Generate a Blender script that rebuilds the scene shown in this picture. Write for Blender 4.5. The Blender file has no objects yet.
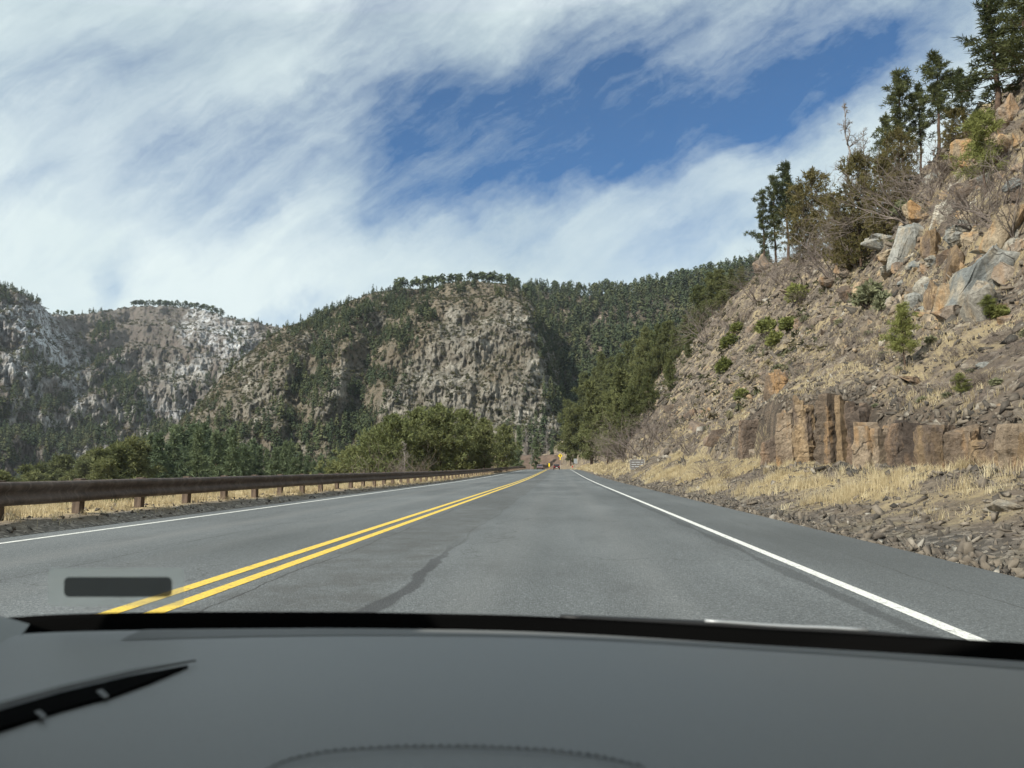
import bpy, bmesh, math, random
import numpy as np
from mathutils import Vector, Matrix

random.seed(7)
rng = np.random.default_rng(11)
SC = bpy.context.scene
COL = SC.collection
PI = math.pi

# ------------------------------------------------------------------ camera frame
F = 769.0
EYE = np.array([0.0, 0.0, 1.18])
PITCH = math.atan(84 / F)
YAW = math.atan(48 / F * math.cos(PITCH))
FWD = np.array([-math.sin(YAW) * math.cos(PITCH), math.cos(YAW) * math.cos(PITCH), math.sin(PITCH)])
RIGHT = np.array([math.cos(YAW), math.sin(YAW), 0.0])
UP = np.cross(RIGHT, FWD)


def ray(px, py):
    return FWD * F + RIGHT * (px - 512) + UP * (384 - py)


def at_dist(px, py, D):
    """world point seen at a pixel, at horizontal distance D from the camera"""
    d = ray(px, py)
    return EYE + d * (D / math.hypot(d[0], d[1]))


def project(P):
    Q = np.asarray(P) - EYE
    dep = Q @ FWD
    return 512 + F * (Q @ RIGHT) / dep, 384 - F * (Q @ UP) / dep


# ------------------------------------------------------------------ noise
_perm = np.random.default_rng(3).permutation(512).astype(np.int64)
_perm = np.concatenate([_perm, _perm])
_grad = np.random.default_rng(4).normal(size=(512, 3))
_grad /= np.linalg.norm(_grad, axis=1)[:, None]


def perlin(x, y, z=0.0):
    x, y, z = np.broadcast_arrays(np.asarray(x, float), np.asarray(y, float), np.asarray(z, float))
    xi, yi, zi = np.floor(x).astype(np.int64), np.floor(y).astype(np.int64), np.floor(z).astype(np.int64)
    xf, yf, zf = x - xi, y - yi, z - zi
    fade = lambda t: t * t * t * (t * (t * 6 - 15) + 10)
    u, v, w = fade(xf), fade(yf), fade(zf)
    out = 0
    for a in (0, 1):
        for b in (0, 1):
            for c in (0, 1):
                h = _perm[(_perm[(_perm[(xi + a) & 511] + yi + b) & 511] + zi + c) & 511] & 511
                g = _grad[h]
                d = g[..., 0] * (xf - a) + g[..., 1] * (yf - b) + g[..., 2] * (zf - c)
                out = out + d * (u if a else 1 - u) * (v if b else 1 - v) * (w if c else 1 - w)
    return out * 1.5


def fbm(x, y, z=0.0, o=4, gain=0.5):
    r, a, f = 0, 1.0, 1.0
    for _ in range(o):
        r = r + a * perlin(np.asarray(x) * f + 13.7, np.asarray(y) * f + 5.1, np.asarray(z) * f)
        a *= gain
        f *= 2.03
    return r


def ridged(x, y, z=0.0, o=4):
    r, a, f = 0, 1.0, 1.0
    for _ in range(o):
        r = r + a * (1 - 2 * np.abs(perlin(np.asarray(x) * f + 3.3, np.asarray(y) * f + 9.1, np.asarray(z) * f)))
        a *= 0.5
        f *= 2.1
    return r


def sstep(a, b, x):
    t = np.clip((np.asarray(x, float) - a) / (b - a), 0, 1)
    return t * t * (3 - 2 * t)


# ------------------------------------------------------------------ object helpers
def tag(o, label=None, cat=None, group=None, kind=None):
    for k, v in (('label', label), ('category', cat), ('group', group), ('kind', kind)):
        if v:
            o[k] = v
    return o


def mesh_np(name, V, Fc, mat=None, parent=None, smooth=False, attrs=None, midx=None):
    V = np.asarray(V, np.float32)
    me = bpy.data.meshes.new(name)
    me.vertices.add(len(V))
    me.vertices.foreach_set('co', V.ravel())
    Fc = np.asarray(Fc, np.int32)
    k = Fc.shape[1]
    n = len(Fc)
    me.loops.add(n * k)
    me.loops.foreach_set('vertex_index', Fc.ravel())
    me.polygons.add(n)
    me.polygons.foreach_set('loop_start', np.arange(0, n * k, k, dtype=np.int32))
    if smooth:
        me.polygons.foreach_set('use_smooth', np.ones(n, bool))
    for m in (mat if isinstance(mat, (list, tuple)) else [mat]):
        if m:
            me.materials.append(m)
    if midx is not None:
        me.polygons.foreach_set('material_index', np.asarray(midx, np.int32))
    for a, val in (attrs or {}).items():
        at = me.attributes.new(a, 'FLOAT', 'POINT')
        at.data.foreach_set('value', np.asarray(val, np.float32).ravel())
    me.update(calc_edges=True)
    me.validate()
    o = bpy.data.objects.new(name, me)
    COL.objects.link(o)
    if parent:
        o.parent = parent
    return o


def mesh_obj(name, me, parent=None):
    o = bpy.data.objects.new(name, me)
    COL.objects.link(o)
    if parent:
        o.parent = parent
    return o


def empty(name, loc=(0, 0, 0), rz=0.0):
    o = bpy.data.objects.new(name, None)
    o.empty_display_size = 0.2
    COL.objects.link(o)
    o.location = loc
    o.rotation_euler = (0, 0, rz)
    return o


KIDS = {}


def note_kids(root):
    KIDS[root.name] = list(root.children)
    for c in root.children:
        note_kids(c)


def copy_tree(o, parent=None):
    c = o.copy()
    COL.objects.link(c)
    c.parent = parent
    for ch in KIDS.get(o.name, []):
        copy_tree(ch, c)
    return c


def grid_faces(nu, nv):
    i = np.arange(nu * nv).reshape(nu, nv)
    return np.stack([i[:-1, :-1], i[1:, :-1], i[1:, 1:], i[:-1, 1:]], -1).reshape(-1, 4)


class MB:
    """collects boxes, tubes and prisms into one mesh"""

    def __init__(s):
        s.v, s.f = [], []

    def add(s, vs, fs):
        b = len(s.v)
        s.v += [tuple(map(float, p)) for p in vs]
        s.f += [tuple(b + i for i in f) for f in fs]

    def box(s, c, size, rot=None):
        x, y, z = (q / 2 for q in size)
        vs = [Vector((i * x, j * y, k * z)) for i in (-1, 1) for j in (-1, 1) for k in (-1, 1)]
        if rot is not None:
            vs = [rot @ v for v in vs]
        s.add([v + Vector(c) for v in vs], [(0, 1, 3, 2), (4, 6, 7, 5), (0, 4, 5, 1), (2, 3, 7, 6), (0, 2, 6, 4), (1, 5, 7, 3)])

    def tube(s, pts, rad, n=8, cap=True):
        pts = [Vector(p) for p in pts]
        rad = rad if isinstance(rad, (list, tuple)) else [rad] * len(pts)
        b = len(s.v)
        for i, p in enumerate(pts):
            d = (pts[min(i + 1, len(pts) - 1)] - pts[max(i - 1, 0)]).normalized()
            a = d.cross(Vector((0, 0, 1)))
            if a.length < 1e-3:
                a = Vector((1, 0, 0))
            a.normalize()
            c = d.cross(a)
            for k in range(n):
                t = 2 * PI * k / n
                s.v.append(tuple(p + (a * math.cos(t) + c * math.sin(t)) * rad[i]))
        for i in range(len(pts) - 1):
            for k in range(n):
                s.f.append((b + i * n + k, b + i * n + (k + 1) % n, b + (i + 1) * n + (k + 1) % n, b + (i + 1) * n + k))
        if cap:
            s.f.append(tuple(b + k for k in range(n))[::-1])
            s.f.append(tuple(b + (len(pts) - 1) * n + k for k in range(n)))

    def prism(s, poly, y0, y1, axis='y'):
        n = len(poly)
        f = {'y': lambda a, b, t: (a, t, b), 'x': lambda a, b, t: (t, a, b), 'z': lambda a, b, t: (a, b, t)}[axis]
        s.add([f(a, b, y0) for a, b in poly] + [f(a, b, y1) for a, b in poly],
              [tuple(range(n)), tuple(range(2 * n - 1, n - 1, -1))] + [(i, i + n, (i + 1) % n + n, (i + 1) % n) for i in range(n)])

    def build(s, name, mat, parent=None, smooth=False, bevel=0.0):
        me = bpy.data.meshes.new(name)
        me.from_pydata(s.v, [], s.f)
        bm = bmesh.new()
        bm.from_mesh(me)
        bmesh.ops.recalc_face_normals(bm, faces=bm.faces)
        if bevel:
            bmesh.ops.bevel(bm, geom=bm.edges[:], offset=bevel, segments=2, affect='EDGES', profile=0.7, clamp_overlap=True)
        if smooth:
            for f_ in bm.faces:
                f_.smooth = True
        bm.to_mesh(me)
        bm.free()
        me.materials.append(mat)
        return mesh_obj(name, me, parent)


# ------------------------------------------------------------------ material helpers
def nd(nt, typ, ins=None, **props):
    n = nt.nodes.new(typ)
    for k, v in props.items():
        setattr(n, k, v)
    for k, v in (ins or {}).items():
        s = n.inputs[k]
        if isinstance(v, bpy.types.NodeSocket):
            nt.links.new(v, s)
        else:
            s.default_value = v
    return n


def rgb(c):
    return (c[0], c[1], c[2], 1.0)


class M:
    """tiny shader-graph builder"""

    def __init__(s, name):
        s.m = bpy.data.materials.new(name)
        s.m.use_nodes = True
        s.nt = s.m.node_tree
        s.nt.nodes.clear()
        s.out = s.nt.nodes.new('ShaderNodeOutputMaterial')

    def n(s, typ, ins=None, **p):
        return nd(s.nt, typ, ins, **p)

    def pos(s):
        return s.n('ShaderNodeNewGeometry').outputs['Position']

    def objc(s):
        return s.n('ShaderNodeTexCoord').outputs['Object']

    def scale(s, v, sx, sy, sz, loc=(0, 0, 0)):
        return s.n('ShaderNodeMapping', {'Vector': v, 'Scale': (sx, sy, sz), 'Location': loc}).outputs[0]

    def noise(s, v, scale, detail=4, rough=0.55, dist=0.0):
        return s.n('ShaderNodeTexNoise', {'Vector': v, 'Scale': scale, 'Detail': detail, 'Roughness': rough, 'Distortion': dist}).outputs['Fac']

    def voro(s, v, scale, feature='F1', out='Distance'):
        return s.n('ShaderNodeTexVoronoi', {'Vector': v, 'Scale': scale}, feature=feature).outputs[out]

    def ramp(s, f, stops):
        r = s.n('ShaderNodeValToRGB', {'Fac': f})
        e = r.color_ramp.elements
        while len(e) < len(stops):
            e.new(0.5)
        for q, (p, c) in zip(e, stops):
            q.position = p
            q.color = rgb(c) if isinstance(c, (tuple, list)) else (c, c, c, 1)
        return r.outputs['Color']

    def rng(s, f, a, b, c=0.0, d=1.0):
        return s.n('ShaderNodeMapRange', {'Value': f, 'From Min': a, 'From Max': b, 'To Min': c, 'To Max': d}).outputs[0]

    def math(s, op, a, b=0.0, c=0.0):
        return s.n('ShaderNodeMath', {0: a, 1: b, 2: c}, operation=op).outputs[0]

    def mix(s, f, a, b, blend='MIX'):
        n = s.n('ShaderNodeMix', data_type='RGBA', blend_type=blend)
        for idx, v in ((0, f), (6, a), (7, b)):
            k = n.inputs[idx]
            if isinstance(v, bpy.types.NodeSocket):
                s.nt.links.new(v, k)
            else:
                k.default_value = rgb(v) if isinstance(v, (tuple, list)) and len(v) == 3 else v
        return n.outputs[2]

    def attr(s, name):
        return s.n('ShaderNodeAttribute', attribute_name=name).outputs['Fac']

    def rand(s):
        return s.n('ShaderNodeObjectInfo').outputs['Random']

    def bump(s, h, strength=0.5, dist=0.1):
        return s.n('ShaderNodeBump', {'Height': h, 'Strength': strength, 'Distance': dist}).outputs[0]

    def pbr(s, color, rough=0.9, normal=None, metal=0.0, spec=0.3, **kw):
        ins = {'Base Color': rgb(color) if isinstance(color, (tuple, list)) else color, 'Roughness': rough, 'Metallic': metal, 'Specular IOR Level': spec}
        if normal is not None:
            ins['Normal'] = normal
        ins.update(kw)
        b = s.n('ShaderNodeBsdfPrincipled', ins)
        s.nt.links.new(b.outputs[0], s.out.inputs[0])
        return s.m

    def leaf(s, color, trans=0.3):
        a = s.n('ShaderNodeBsdfDiffuse', {'Color': color})
        b = s.n('ShaderNodeBsdfTranslucent', {'Color': color})
        x = s.n('ShaderNodeMixShader', {0: trans, 1: a.outputs[0], 2: b.outputs[0]})
        s.nt.links.new(x.outputs[0], s.out.inputs[0])
        return s.m


def foliage_mat(name, dark, light, use_tint=False, trans=0.28, warm=None):
    g = M(name)
    r = g.attr('tint') if use_tint else g.rand()
    c = g.ramp(r, [(0.0, dark), (0.55, tuple((a + b) / 2 for a, b in zip(dark, light))), (1.0, warm or light)])
    n = g.noise(g.pos(), 0.9, 3)
    c = g.mix(g.rng(n, 0.35, 0.65, 0.0, 0.6), c, light)
    n2 = g.noise(g.pos(), 6.0, 2)
    c = g.mix(1.0, c, g.ramp(n2, [(0.3, 0.7), (0.7, 1.25)]), 'MULTIPLY')
    return g.leaf(c, trans)


def bark_mat(name, a, b, sc=8.0):
    g = M(name)
    v = g.scale(g.objc(), 1, 1, 0.25)
    n = g.noise(v, sc, 5, 0.65)
    c = g.ramp(n, [(0.3, a), (0.7, b)])
    return g.pbr(c, 0.95, g.bump(n, 0.8, 0.05))


def rock_mat(name, cols, scale=1.0, stain=None, bump=1.0):
    g = M(name)
    p = g.pos()
    n1 = g.noise(p, 0.55 * scale, 6, 0.6)
    n2 = g.noise(p, 4.0 * scale, 6, 0.7)
    r = g.rand()
    f = g.math('ADD', g.math('MULTIPLY', n1, 0.75), g.math('MULTIPLY', r, 0.25))
    c = g.ramp(f, [(0.30, cols[0]), (0.48, cols[1]), (0.64, cols[2])])
    c = g.mix(1.0, c, g.ramp(n2, [(0.25, 0.62), (0.5, 1.0), (0.75, 1.25)]), 'MULTIPLY')
    if stain:
        s_ = g.noise(g.scale(p, 1.6, 1.6, 0.5), 0.9 * scale, 5, 0.6)
        c = g.mix(g.rng(s_, 0.50, 0.64), c, stain)
    cr = g.n('ShaderNodeTexVoronoi', {'Vector': g.n('ShaderNodeVectorMath', {0: p, 1: g.n('ShaderNodeTexNoise', {'Vector': p, 'Scale': 1.5 * scale}).outputs['Color']}, operation='ADD').outputs[0], 'Scale': 0.55 * scale}, feature='DISTANCE_TO_EDGE').outputs['Distance']
    n3 = g.noise(p, 9.0 * scale, 7, 0.8)
    c = g.mix(1.0, c, g.ramp(n3, [(0.30, 0.55), (0.5, 1.0), (0.70, 1.35)]), 'MULTIPLY')
    few = g.rng(n1, 0.50, 0.56)
    ck = g.math('MULTIPLY', g.rng(cr, 0.0, 0.018, 1.0, 0.0), few)
    h = g.math('SUBTRACT', g.math('ADD', g.math('MULTIPLY', n2, 0.7), g.math('MULTIPLY', n3, 0.6)), g.math('MULTIPLY', ck, 0.35))
    c = g.mix(g.math('MULTIPLY', ck, 0.6), c, (0.05, 0.04, 0.035))
    return g.pbr(c, 0.92, g.bump(h, 1.0 * bump, 0.16))


MAT = {}
MAT['needle'] = foliage_mat('pine_needles', (0.055, 0.072, 0.03), (0.125, 0.14, 0.055))
MAT['needle_dark'] = foliage_mat('dark_needles', (0.046, 0.059, 0.031), (0.11, 0.119, 0.053))
MAT['needle_olive'] = foliage_mat('olive_needles', (0.085, 0.100, 0.045), (0.175, 0.182, 0.082))
MAT['oak'] = foliage_mat('broad_leaves', (0.103, 0.127, 0.054), (0.206, 0.216, 0.097))
MAT['juniper'] = foliage_mat('juniper_leaves', (0.098, 0.09, 0.039), (0.172, 0.144, 0.063))
MAT['green'] = foliage_mat('green_shrub_leaves', (0.13, 0.15, 0.05), (0.24, 0.25, 0.09))
MAT['sage'] = foliage_mat('sage_leaves', (0.17, 0.185, 0.115), (0.27, 0.27, 0.16))
MAT['far_needle'] = foliage_mat('far_needles', (0.041, 0.06, 0.039), (0.103, 0.121, 0.057), trans=0.15)
MAT['far_needle_t'] = foliage_mat('far_forest_needles', (0.037, 0.055, 0.039), (0.098, 0.115, 0.057), True, 0.15, (0.13, 0.13, 0.065))
MAT['brush_t'] = foliage_mat('mountain_brush_leaves', (0.050, 0.058, 0.036), (0.115, 0.112, 0.062), True, 0.15, (0.17, 0.135, 0.085))
MAT['valley'] = foliage_mat('valley_needles', (0.08, 0.113, 0.07), (0.166, 0.199, 0.108))
MAT['bark'] = bark_mat('pine_bark', (0.045, 0.032, 0.025), (0.13, 0.085, 0.06))
MAT['snag'] = bark_mat('grey_dead_wood', (0.14, 0.12, 0.11), (0.30, 0.27, 0.25))
MAT['twig'] = bark_mat('bare_twigs', (0.12, 0.095, 0.082), (0.24, 0.20, 0.175))
MAT['basalt'] = rock_mat('brown_basalt', [(0.095, 0.072, 0.053), (0.185, 0.138, 0.10), (0.29, 0.225, 0.16)], 1.0, (0.36, 0.225, 0.115))
MAT['basalt_dark'] = rock_mat('dark_basalt', [(0.065, 0.050, 0.041), (0.125, 0.095, 0.075), (0.20, 0.152, 0.118)], 1.0, (0.22, 0.15, 0.10))
MAT['basalt_orange'] = rock_mat('orange_basalt', [(0.16, 0.112, 0.068), (0.29, 0.205, 0.122), (0.39, 0.295, 0.195)], 1.0, (0.14, 0.105, 0.082))
MAT['boulder_grey'] = rock_mat('grey_boulder', [(0.10, 0.108, 0.106), (0.185, 0.193, 0.187), (0.31, 0.305, 0.28)], 0.8, (0.31, 0.27, 0.21))
MAT['boulder_tan'] = rock_mat('tan_boulder', [(0.15, 0.118, 0.085), (0.27, 0.212, 0.145), (0.38, 0.315, 0.225)], 0.8, (0.38, 0.235, 0.115))
MAT['boulder_brown'] = rock_mat('brown_boulder', [(0.10, 0.078, 0.062), (0.19, 0.15, 0.12), (0.29, 0.24, 0.19)], 0.8, (0.30, 0.20, 0.12))
MAT['boulder_pale'] = rock_mat('pale_boulder', [(0.20, 0.185, 0.16), (0.33, 0.305, 0.26), (0.46, 0.43, 0.36)], 0.8, (0.35, 0.27, 0.18))


def scree_material():
    g = M('scree_stones')
    t = g.attr('tint')
    c = g.ramp(t, [(0.0, (0.062, 0.056, 0.049)), (0.35, (0.120, 0.101, 0.083)), (0.6, (0.170, 0.142, 0.112)), (0.88, (0.225, 0.19, 0.15)), (1.0, (0.34, 0.31, 0.265))])
    n = g.noise(g.pos(), 9, 4)
    c = g.mix(1.0, c, g.ramp(n, [(0.3, 0.58), (0.7, 1.02)]), 'MULTIPLY')
    return g.pbr(c, 0.95)


MAT['scree'] = scree_material()


def crag_stone_material():
    g = M('crag_stones')
    t = g.attr('tint')
    c = g.ramp(t, [(0.0, (0.075, 0.066, 0.056)), (0.3, (0.15, 0.122, 0.095)), (0.55, (0.23, 0.182, 0.13)), (0.75, (0.30, 0.205, 0.12)), (1.0, (0.40, 0.35, 0.28))])
    n = g.noise(g.pos(), 5, 5)
    c = g.mix(1.0, c, g.ramp(n, [(0.3, 0.65), (0.7, 1.2)]), 'MULTIPLY')
    return g.pbr(c, 0.95, g.bump(n, 0.6, 0.06))


MAT['crag_stone'] = crag_stone_material()


def grass_material(name, a, b, c_):
    g = M(name)
    t = g.attr('tint')
    c = g.ramp(t, [(0.0, a), (0.5, b), (1.0, c_)])
    return g.leaf(c, 0.35)


MAT['dry_grass'] = grass_material('dry_grass_blades', (0.30, 0.235, 0.145), (0.52, 0.43, 0.27), (0.74, 0.65, 0.45))


def hillside_material():
    g = M('rocky_hillside')
    p = g.pos()
    grass = g.attr('grass')
    dark = g.attr('gravel')
    n1 = g.noise(p, 0.16, 5, 0.6)
    n2 = g.noise(p, 1.3, 6, 0.7)
    soil = g.ramp(n1, [(0.32, (0.098, 0.074, 0.055)), (0.5, (0.145, 0.113, 0.083)), (0.68, (0.205, 0.163, 0.118))])
    vc = g.n('ShaderNodeTexVoronoi', {'Vector': g.scale(p, 1, 1, 1.6), 'Scale': 2.6, 'Randomness': 1.0})
    cell = g.n('ShaderNodeSeparateColor', {'Color': vc.outputs['Color']}).outputs[0]
    stones = g.ramp(cell, [(0.0, (0.07, 0.058, 0.052)), (0.4, (0.13, 0.102, 0.084)), (0.75, (0.19, 0.155, 0.125)), (1.0, (0.28, 0.245, 0.20))])
    vs = g.n('ShaderNodeTexVoronoi', {'Vector': p, 'Scale': 9.0})
    cell2 = g.n('ShaderNodeSeparateColor', {'Color': vs.outputs['Color']}).outputs[1]
    stones = g.mix(1.0, stones, g.ramp(cell2, [(0.0, 0.65), (1.0, 1.3)]), 'MULTIPLY')
    c = g.mix(g.rng(n2, 0.38, 0.58), soil, stones)
    tuft = g.noise(p, 0.42, 7, 0.74)
    c = g.mix(g.rng(tuft, 0.50, 0.60, 0.0, 0.85), c, (0.34, 0.270, 0.160))
    gm = g.mix(g.rng(g.noise(p, 2.0, 5), 0.3, 0.7), (0.33, 0.25, 0.13), (0.46, 0.36, 0.19))
    c = g.mix(g.math('MULTIPLY', grass, g.rng(n2, 0.25, 0.5, 0.45, 1.0)), c, gm)
    gv = g.ramp(cell2, [(0.0, (0.045, 0.042, 0.039)), (0.7, (0.125, 0.112, 0.098)), (1.0, (0.28, 0.25, 0.21))])
    c = g.mix(dark, c, gv)
    fc = g.attr('face')
    fn = g.noise(g.scale(p, 1.4, 1.4, 0.35), 1.6, 6, 0.7)
    fcol = g.ramp(fn, [(0.3, (0.045, 0.037, 0.031)), (0.5, (0.105, 0.081, 0.062)), (0.7, (0.20, 0.15, 0.11))])
    c = g.mix(fc, c, fcol)
    n4 = g.noise(p, 7.0, 5, 0.8)
    h = g.math('ADD', g.math('MULTIPLY', cell, 0.35), g.math('ADD', g.math('MULTIPLY', n2, 0.9), g.math('ADD', g.math('MULTIPLY', n4, 0.5), g.math('MULTIPLY', fn, fc))))
    return g.pbr(c, 0.95, g.bump(h, 0.9, 0.28))


MAT['hillside'] = hillside_material()


def verge_material():
    g = M('verge_ground')
    p = g.pos()
    grass, gravel = g.attr('grass'), g.attr('gravel')
    n = g.noise(p, 1.2, 6, 0.7)
    c = g.ramp(n, [(0.3, (0.10, 0.08, 0.06)), (0.7, (0.22, 0.175, 0.12))])
    c = g.mix(grass, c, g.ramp(g.noise(p, 3.0, 4), [(0.3, (0.28, 0.21, 0.11)), (0.7, (0.46, 0.36, 0.20))]))
    vs = g.n('ShaderNodeTexVoronoi', {'Vector': p, 'Scale': 14.0})
    gv = g.ramp(g.n('ShaderNodeSeparateColor', {'Color': vs.outputs['Color']}).outputs[0], [(0.0, (0.085, 0.077, 0.068)), (0.65, (0.19, 0.17, 0.147)), (1.0, (0.38, 0.34, 0.29))])
    c = g.mix(g.math('MULTIPLY', gravel, g.rng(n, 0.2, 0.5, 0.5, 1.0)), c, gv)
    return g.pbr(c, 0.95, g.bump(g.math('ADD', n, g.math('MULTIPLY', vs.outputs['Distance'], -0.2)), 0.35, 0.06))


MAT['verge'] = verge_material()


def asphalt_material():
    g = M('chip_seal_asphalt')
    p = g.pos()
    sx = g.n('ShaderNodeSeparateXYZ', {0: p})
    X, Y = sx.outputs[0], sx.outputs[1]
    big = g.noise(g.scale(p, 0.55, 0.05, 1), 1.0, 5, 0.6)
    c = g.ramp(big, [(0.3, (0.084, 0.091, 0.094)), (0.7, (0.129, 0.138, 0.142))])
    patch = g.noise(g.scale(p, 0.25, 0.12, 1), 1.0, 3, 0.5)
    c = g.mix(1.0, c, g.ramp(patch, [(0.3, 0.76), (0.7, 1.22)]), 'MULTIPLY')
    v = g.n('ShaderNodeTexVoronoi', {'Vector': p, 'Scale': 70.0})
    cell = g.n('ShaderNodeSeparateColor', {'Color': v.outputs['Color']}).outputs[0]
    c = g.mix(1.0, c, g.ramp(cell, [(0.0, 0.65), (0.6, 1.0), (0.9, 1.2), (1.0, 1.7)]), 'MULTIPLY')
    sp = g.noise(p, 24, 4, 0.8)
    c = g.mix(1.0, c, g.ramp(sp, [(0.3, 0.76), (0.7, 1.24)]), 'MULTIPLY')
    # worn wheel paths: polished pale bands along the road
    for x0, w, k in ((-6.9, 0.5, 0.42), (-5.2, 0.45, 0.24), (-0.75, 0.55, 0.24), (1.0, 0.55, 0.24)):
        wob = g.math('ADD', X, g.math('MULTIPLY', g.math('SUBTRACT', g.noise(g.scale(p, 0.0, 0.12, 0), 1.0, 2), 0.5), 0.8))
        d = g.math('ABSOLUTE', g.math('SUBTRACT', wob, x0))
        c = g.mix(g.math('MULTIPLY', g.rng(d, 0.0, w, k, 0.0), g.rng(big, 0.3, 0.7, 0.4, 1.0)), c, (0.19, 0.19, 0.185))
    # older rough strip between the centre line and the sealed crack
    wob = g.math('ADD', X, g.math('MULTIPLY', g.math('SUBTRACT', g.noise(p, 0.5, 5, 0.65), 0.5), 0.9))
    old = g.math('MULTIPLY', g.rng(wob, -1.55, -1.75), g.rng(X, -3.2, -3.1))
    c = g.mix(g.math('MULTIPLY', old, g.rng(g.noise(p, 1.6, 6, 0.75), 0.42, 0.6, 0.15, 0.6)), c, (0.058, 0.056, 0.053))
    blot = g.noise(g.scale(p, 0.6, 0.25, 1, (4, 2, 0)), 1.3, 6, 0.7)
    c = g.mix(g.rng(blot, 0.55, 0.70, 0.0, 0.35), c, (0.06, 0.062, 0.063))
    # sealed cracks
    def crack(x0, amp, sc, w, col, seed, ymin=-50, ymax=400, k=0.85):
        wob = g.math('MULTIPLY', g.math('SUBTRACT', g.noise(g.scale(p, 0.0, sc, 0, (0, seed, 0)), 1.0, 6, 0.65), 0.5), amp)
        d = g.math('ABSOLUTE', g.math('SUBTRACT', g.math('SUBTRACT', X, x0), wob))
        ww = g.math('MULTIPLY', g.rng(g.noise(g.scale(p, 0, 0.5, 0, (0, seed * 3, 0)), 1.0, 3), 0.3, 0.7, 0.1, 1.7), w)
        e = g.math('LESS_THAN', d, ww)
        soft = g.rng(g.math('DIVIDE', d, ww), 0.65, 1.0, k, 0.0)
        yy = g.math('MULTIPLY', g.rng(Y, ymin, ymin + 1.0), g.rng(Y, ymax, ymax - 4.0))
        return g.math('MULTIPLY', g.math('MULTIPLY', e, soft), yy), col
    for args in ((-1.56, 0.75, 0.22, 0.10, (0.030, 0.030, 0.032), 3.0, -50, 13.5, 0.72), (-1.62, 0.6, 0.22, 0.03, (0.04, 0.04, 0.04), 5.0, 11, 60, 0.35),
                 (-5.9, 0.8, 0.2, 0.012, (0.035, 0.035, 0.036), 12.0), (-3.0, 0.5, 0.3, 0.015, (0.035, 0.034, 0.034), 17.0), (3.9, 0.6, 0.3, 0.012, (0.04, 0.04, 0.04), 21.0)):
        f, col = crack(*args)
        c = g.mix(f, c, col)
    # darker seam of newer asphalt beside the edge line
    seam, col = crack(2.60, 0.30, 0.18, 0.10, (0.040, 0.042, 0.044), 31.0, k=0.55)
    c = g.mix(seam, c, col)
    # transverse cracks
    tv = g.n('ShaderNodeTexVoronoi', {'Vector': g.n('ShaderNodeVectorMath', {0: g.scale(p, 0.09, 0.16, 0), 1: g.n('ShaderNodeVectorMath', {0: g.n('ShaderNodeTexNoise', {'Vector': p, 'Scale': 0.8, 'Detail': 5}).outputs['Color'], 'Scale': 0.22}, operation='SCALE').outputs[0]}, operation='ADD').outputs[0], 'Scale': 1.0}, feature='DISTANCE_TO_EDGE')
    c = g.mix(g.rng(tv.outputs['Distance'], 0.0, 0.0028, 0.6, 0.0), c, (0.035, 0.035, 0.036))
    sh = g.math('MULTIPLY', g.rng(X, 2.95, 3.1), 0.30)
    c = g.mix(sh, c, (0.062, 0.066, 0.066))
    h = g.math('ADD', g.math('MULTIPLY', v.outputs['Distance'], -0.6), sp)
    return g.pbr(c, 0.82, g.bump(h, 0.7, 0.012), spec=0.35)


MAT['asphalt'] = asphalt_material()


def paint_material(name, col, worn):
    g = M(name)
    p = g.pos()
    n = g.noise(p, 9, 6, 0.75)
    c = g.mix(g.rng(n, 0.54, 0.66, 0.0, 0.85), col, worn)
    c = g.mix(g.rng(g.noise(p, 45, 3, 0.7), 0.50, 0.62, 0.0, 0.6), c, worn)
    return g.pbr(c, 0.75)


MAT['white_paint'] = paint_material('white_road_paint', (0.66, 0.66, 0.63), (0.16, 0.16, 0.155))
MAT['yellow_paint'] = paint_material('yellow_road_paint', (0.68, 0.47, 0.07), (0.22, 0.17, 0.08))


def rust_material():
    g = M('weathered_steel')
    p = g.pos()
    n = g.noise(g.scale(p, 1, 1, 2), 3.0, 6, 0.7)
    c = g.ramp(n, [(0.3, (0.050, 0.036, 0.030)), (0.55, (0.100, 0.072, 0.057)), (0.75, (0.19, 0.142, 0.112))])
    runs = g.noise(g.scale(p, 1, 2.2, 0.35), 2.6, 5, 0.7)
    c = g.mix(g.rng(runs, 0.52, 0.66, 0.0, 0.6), c, (0.21, 0.165, 0.135))
    return g.pbr(c, 0.62, g.bump(n, 0.25, 0.02), metal=0.35, spec=0.4)


MAT['rust'] = rust_material()
MAT['post'] = bark_mat('weathered_post', (0.065, 0.047, 0.037), (0.17, 0.125, 0.095), 6.0)


def plain(name, col, rough=0.6, metal=0.0, spec=0.4, grain=0.0, gs=400.0):
    g = M(name)
    if grain:
        n = g.noise(g.objc(), gs, 3, 0.6)
        return g.pbr(g.mix(1.0, col, g.ramp(n, [(0.3, 1 - grain), (0.7, 1 + grain)]), 'MULTIPLY'), rough, g.bump(n, 0.25, 0.002), metal, spec)
    n = g.noise(g.objc(), 5.0, 3)
    return g.pbr(g.mix(1.0, col, g.ramp(n, [(0.3, 0.92), (0.7, 1.08)]), 'MULTIPLY'), rough, None, metal, spec)


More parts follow.
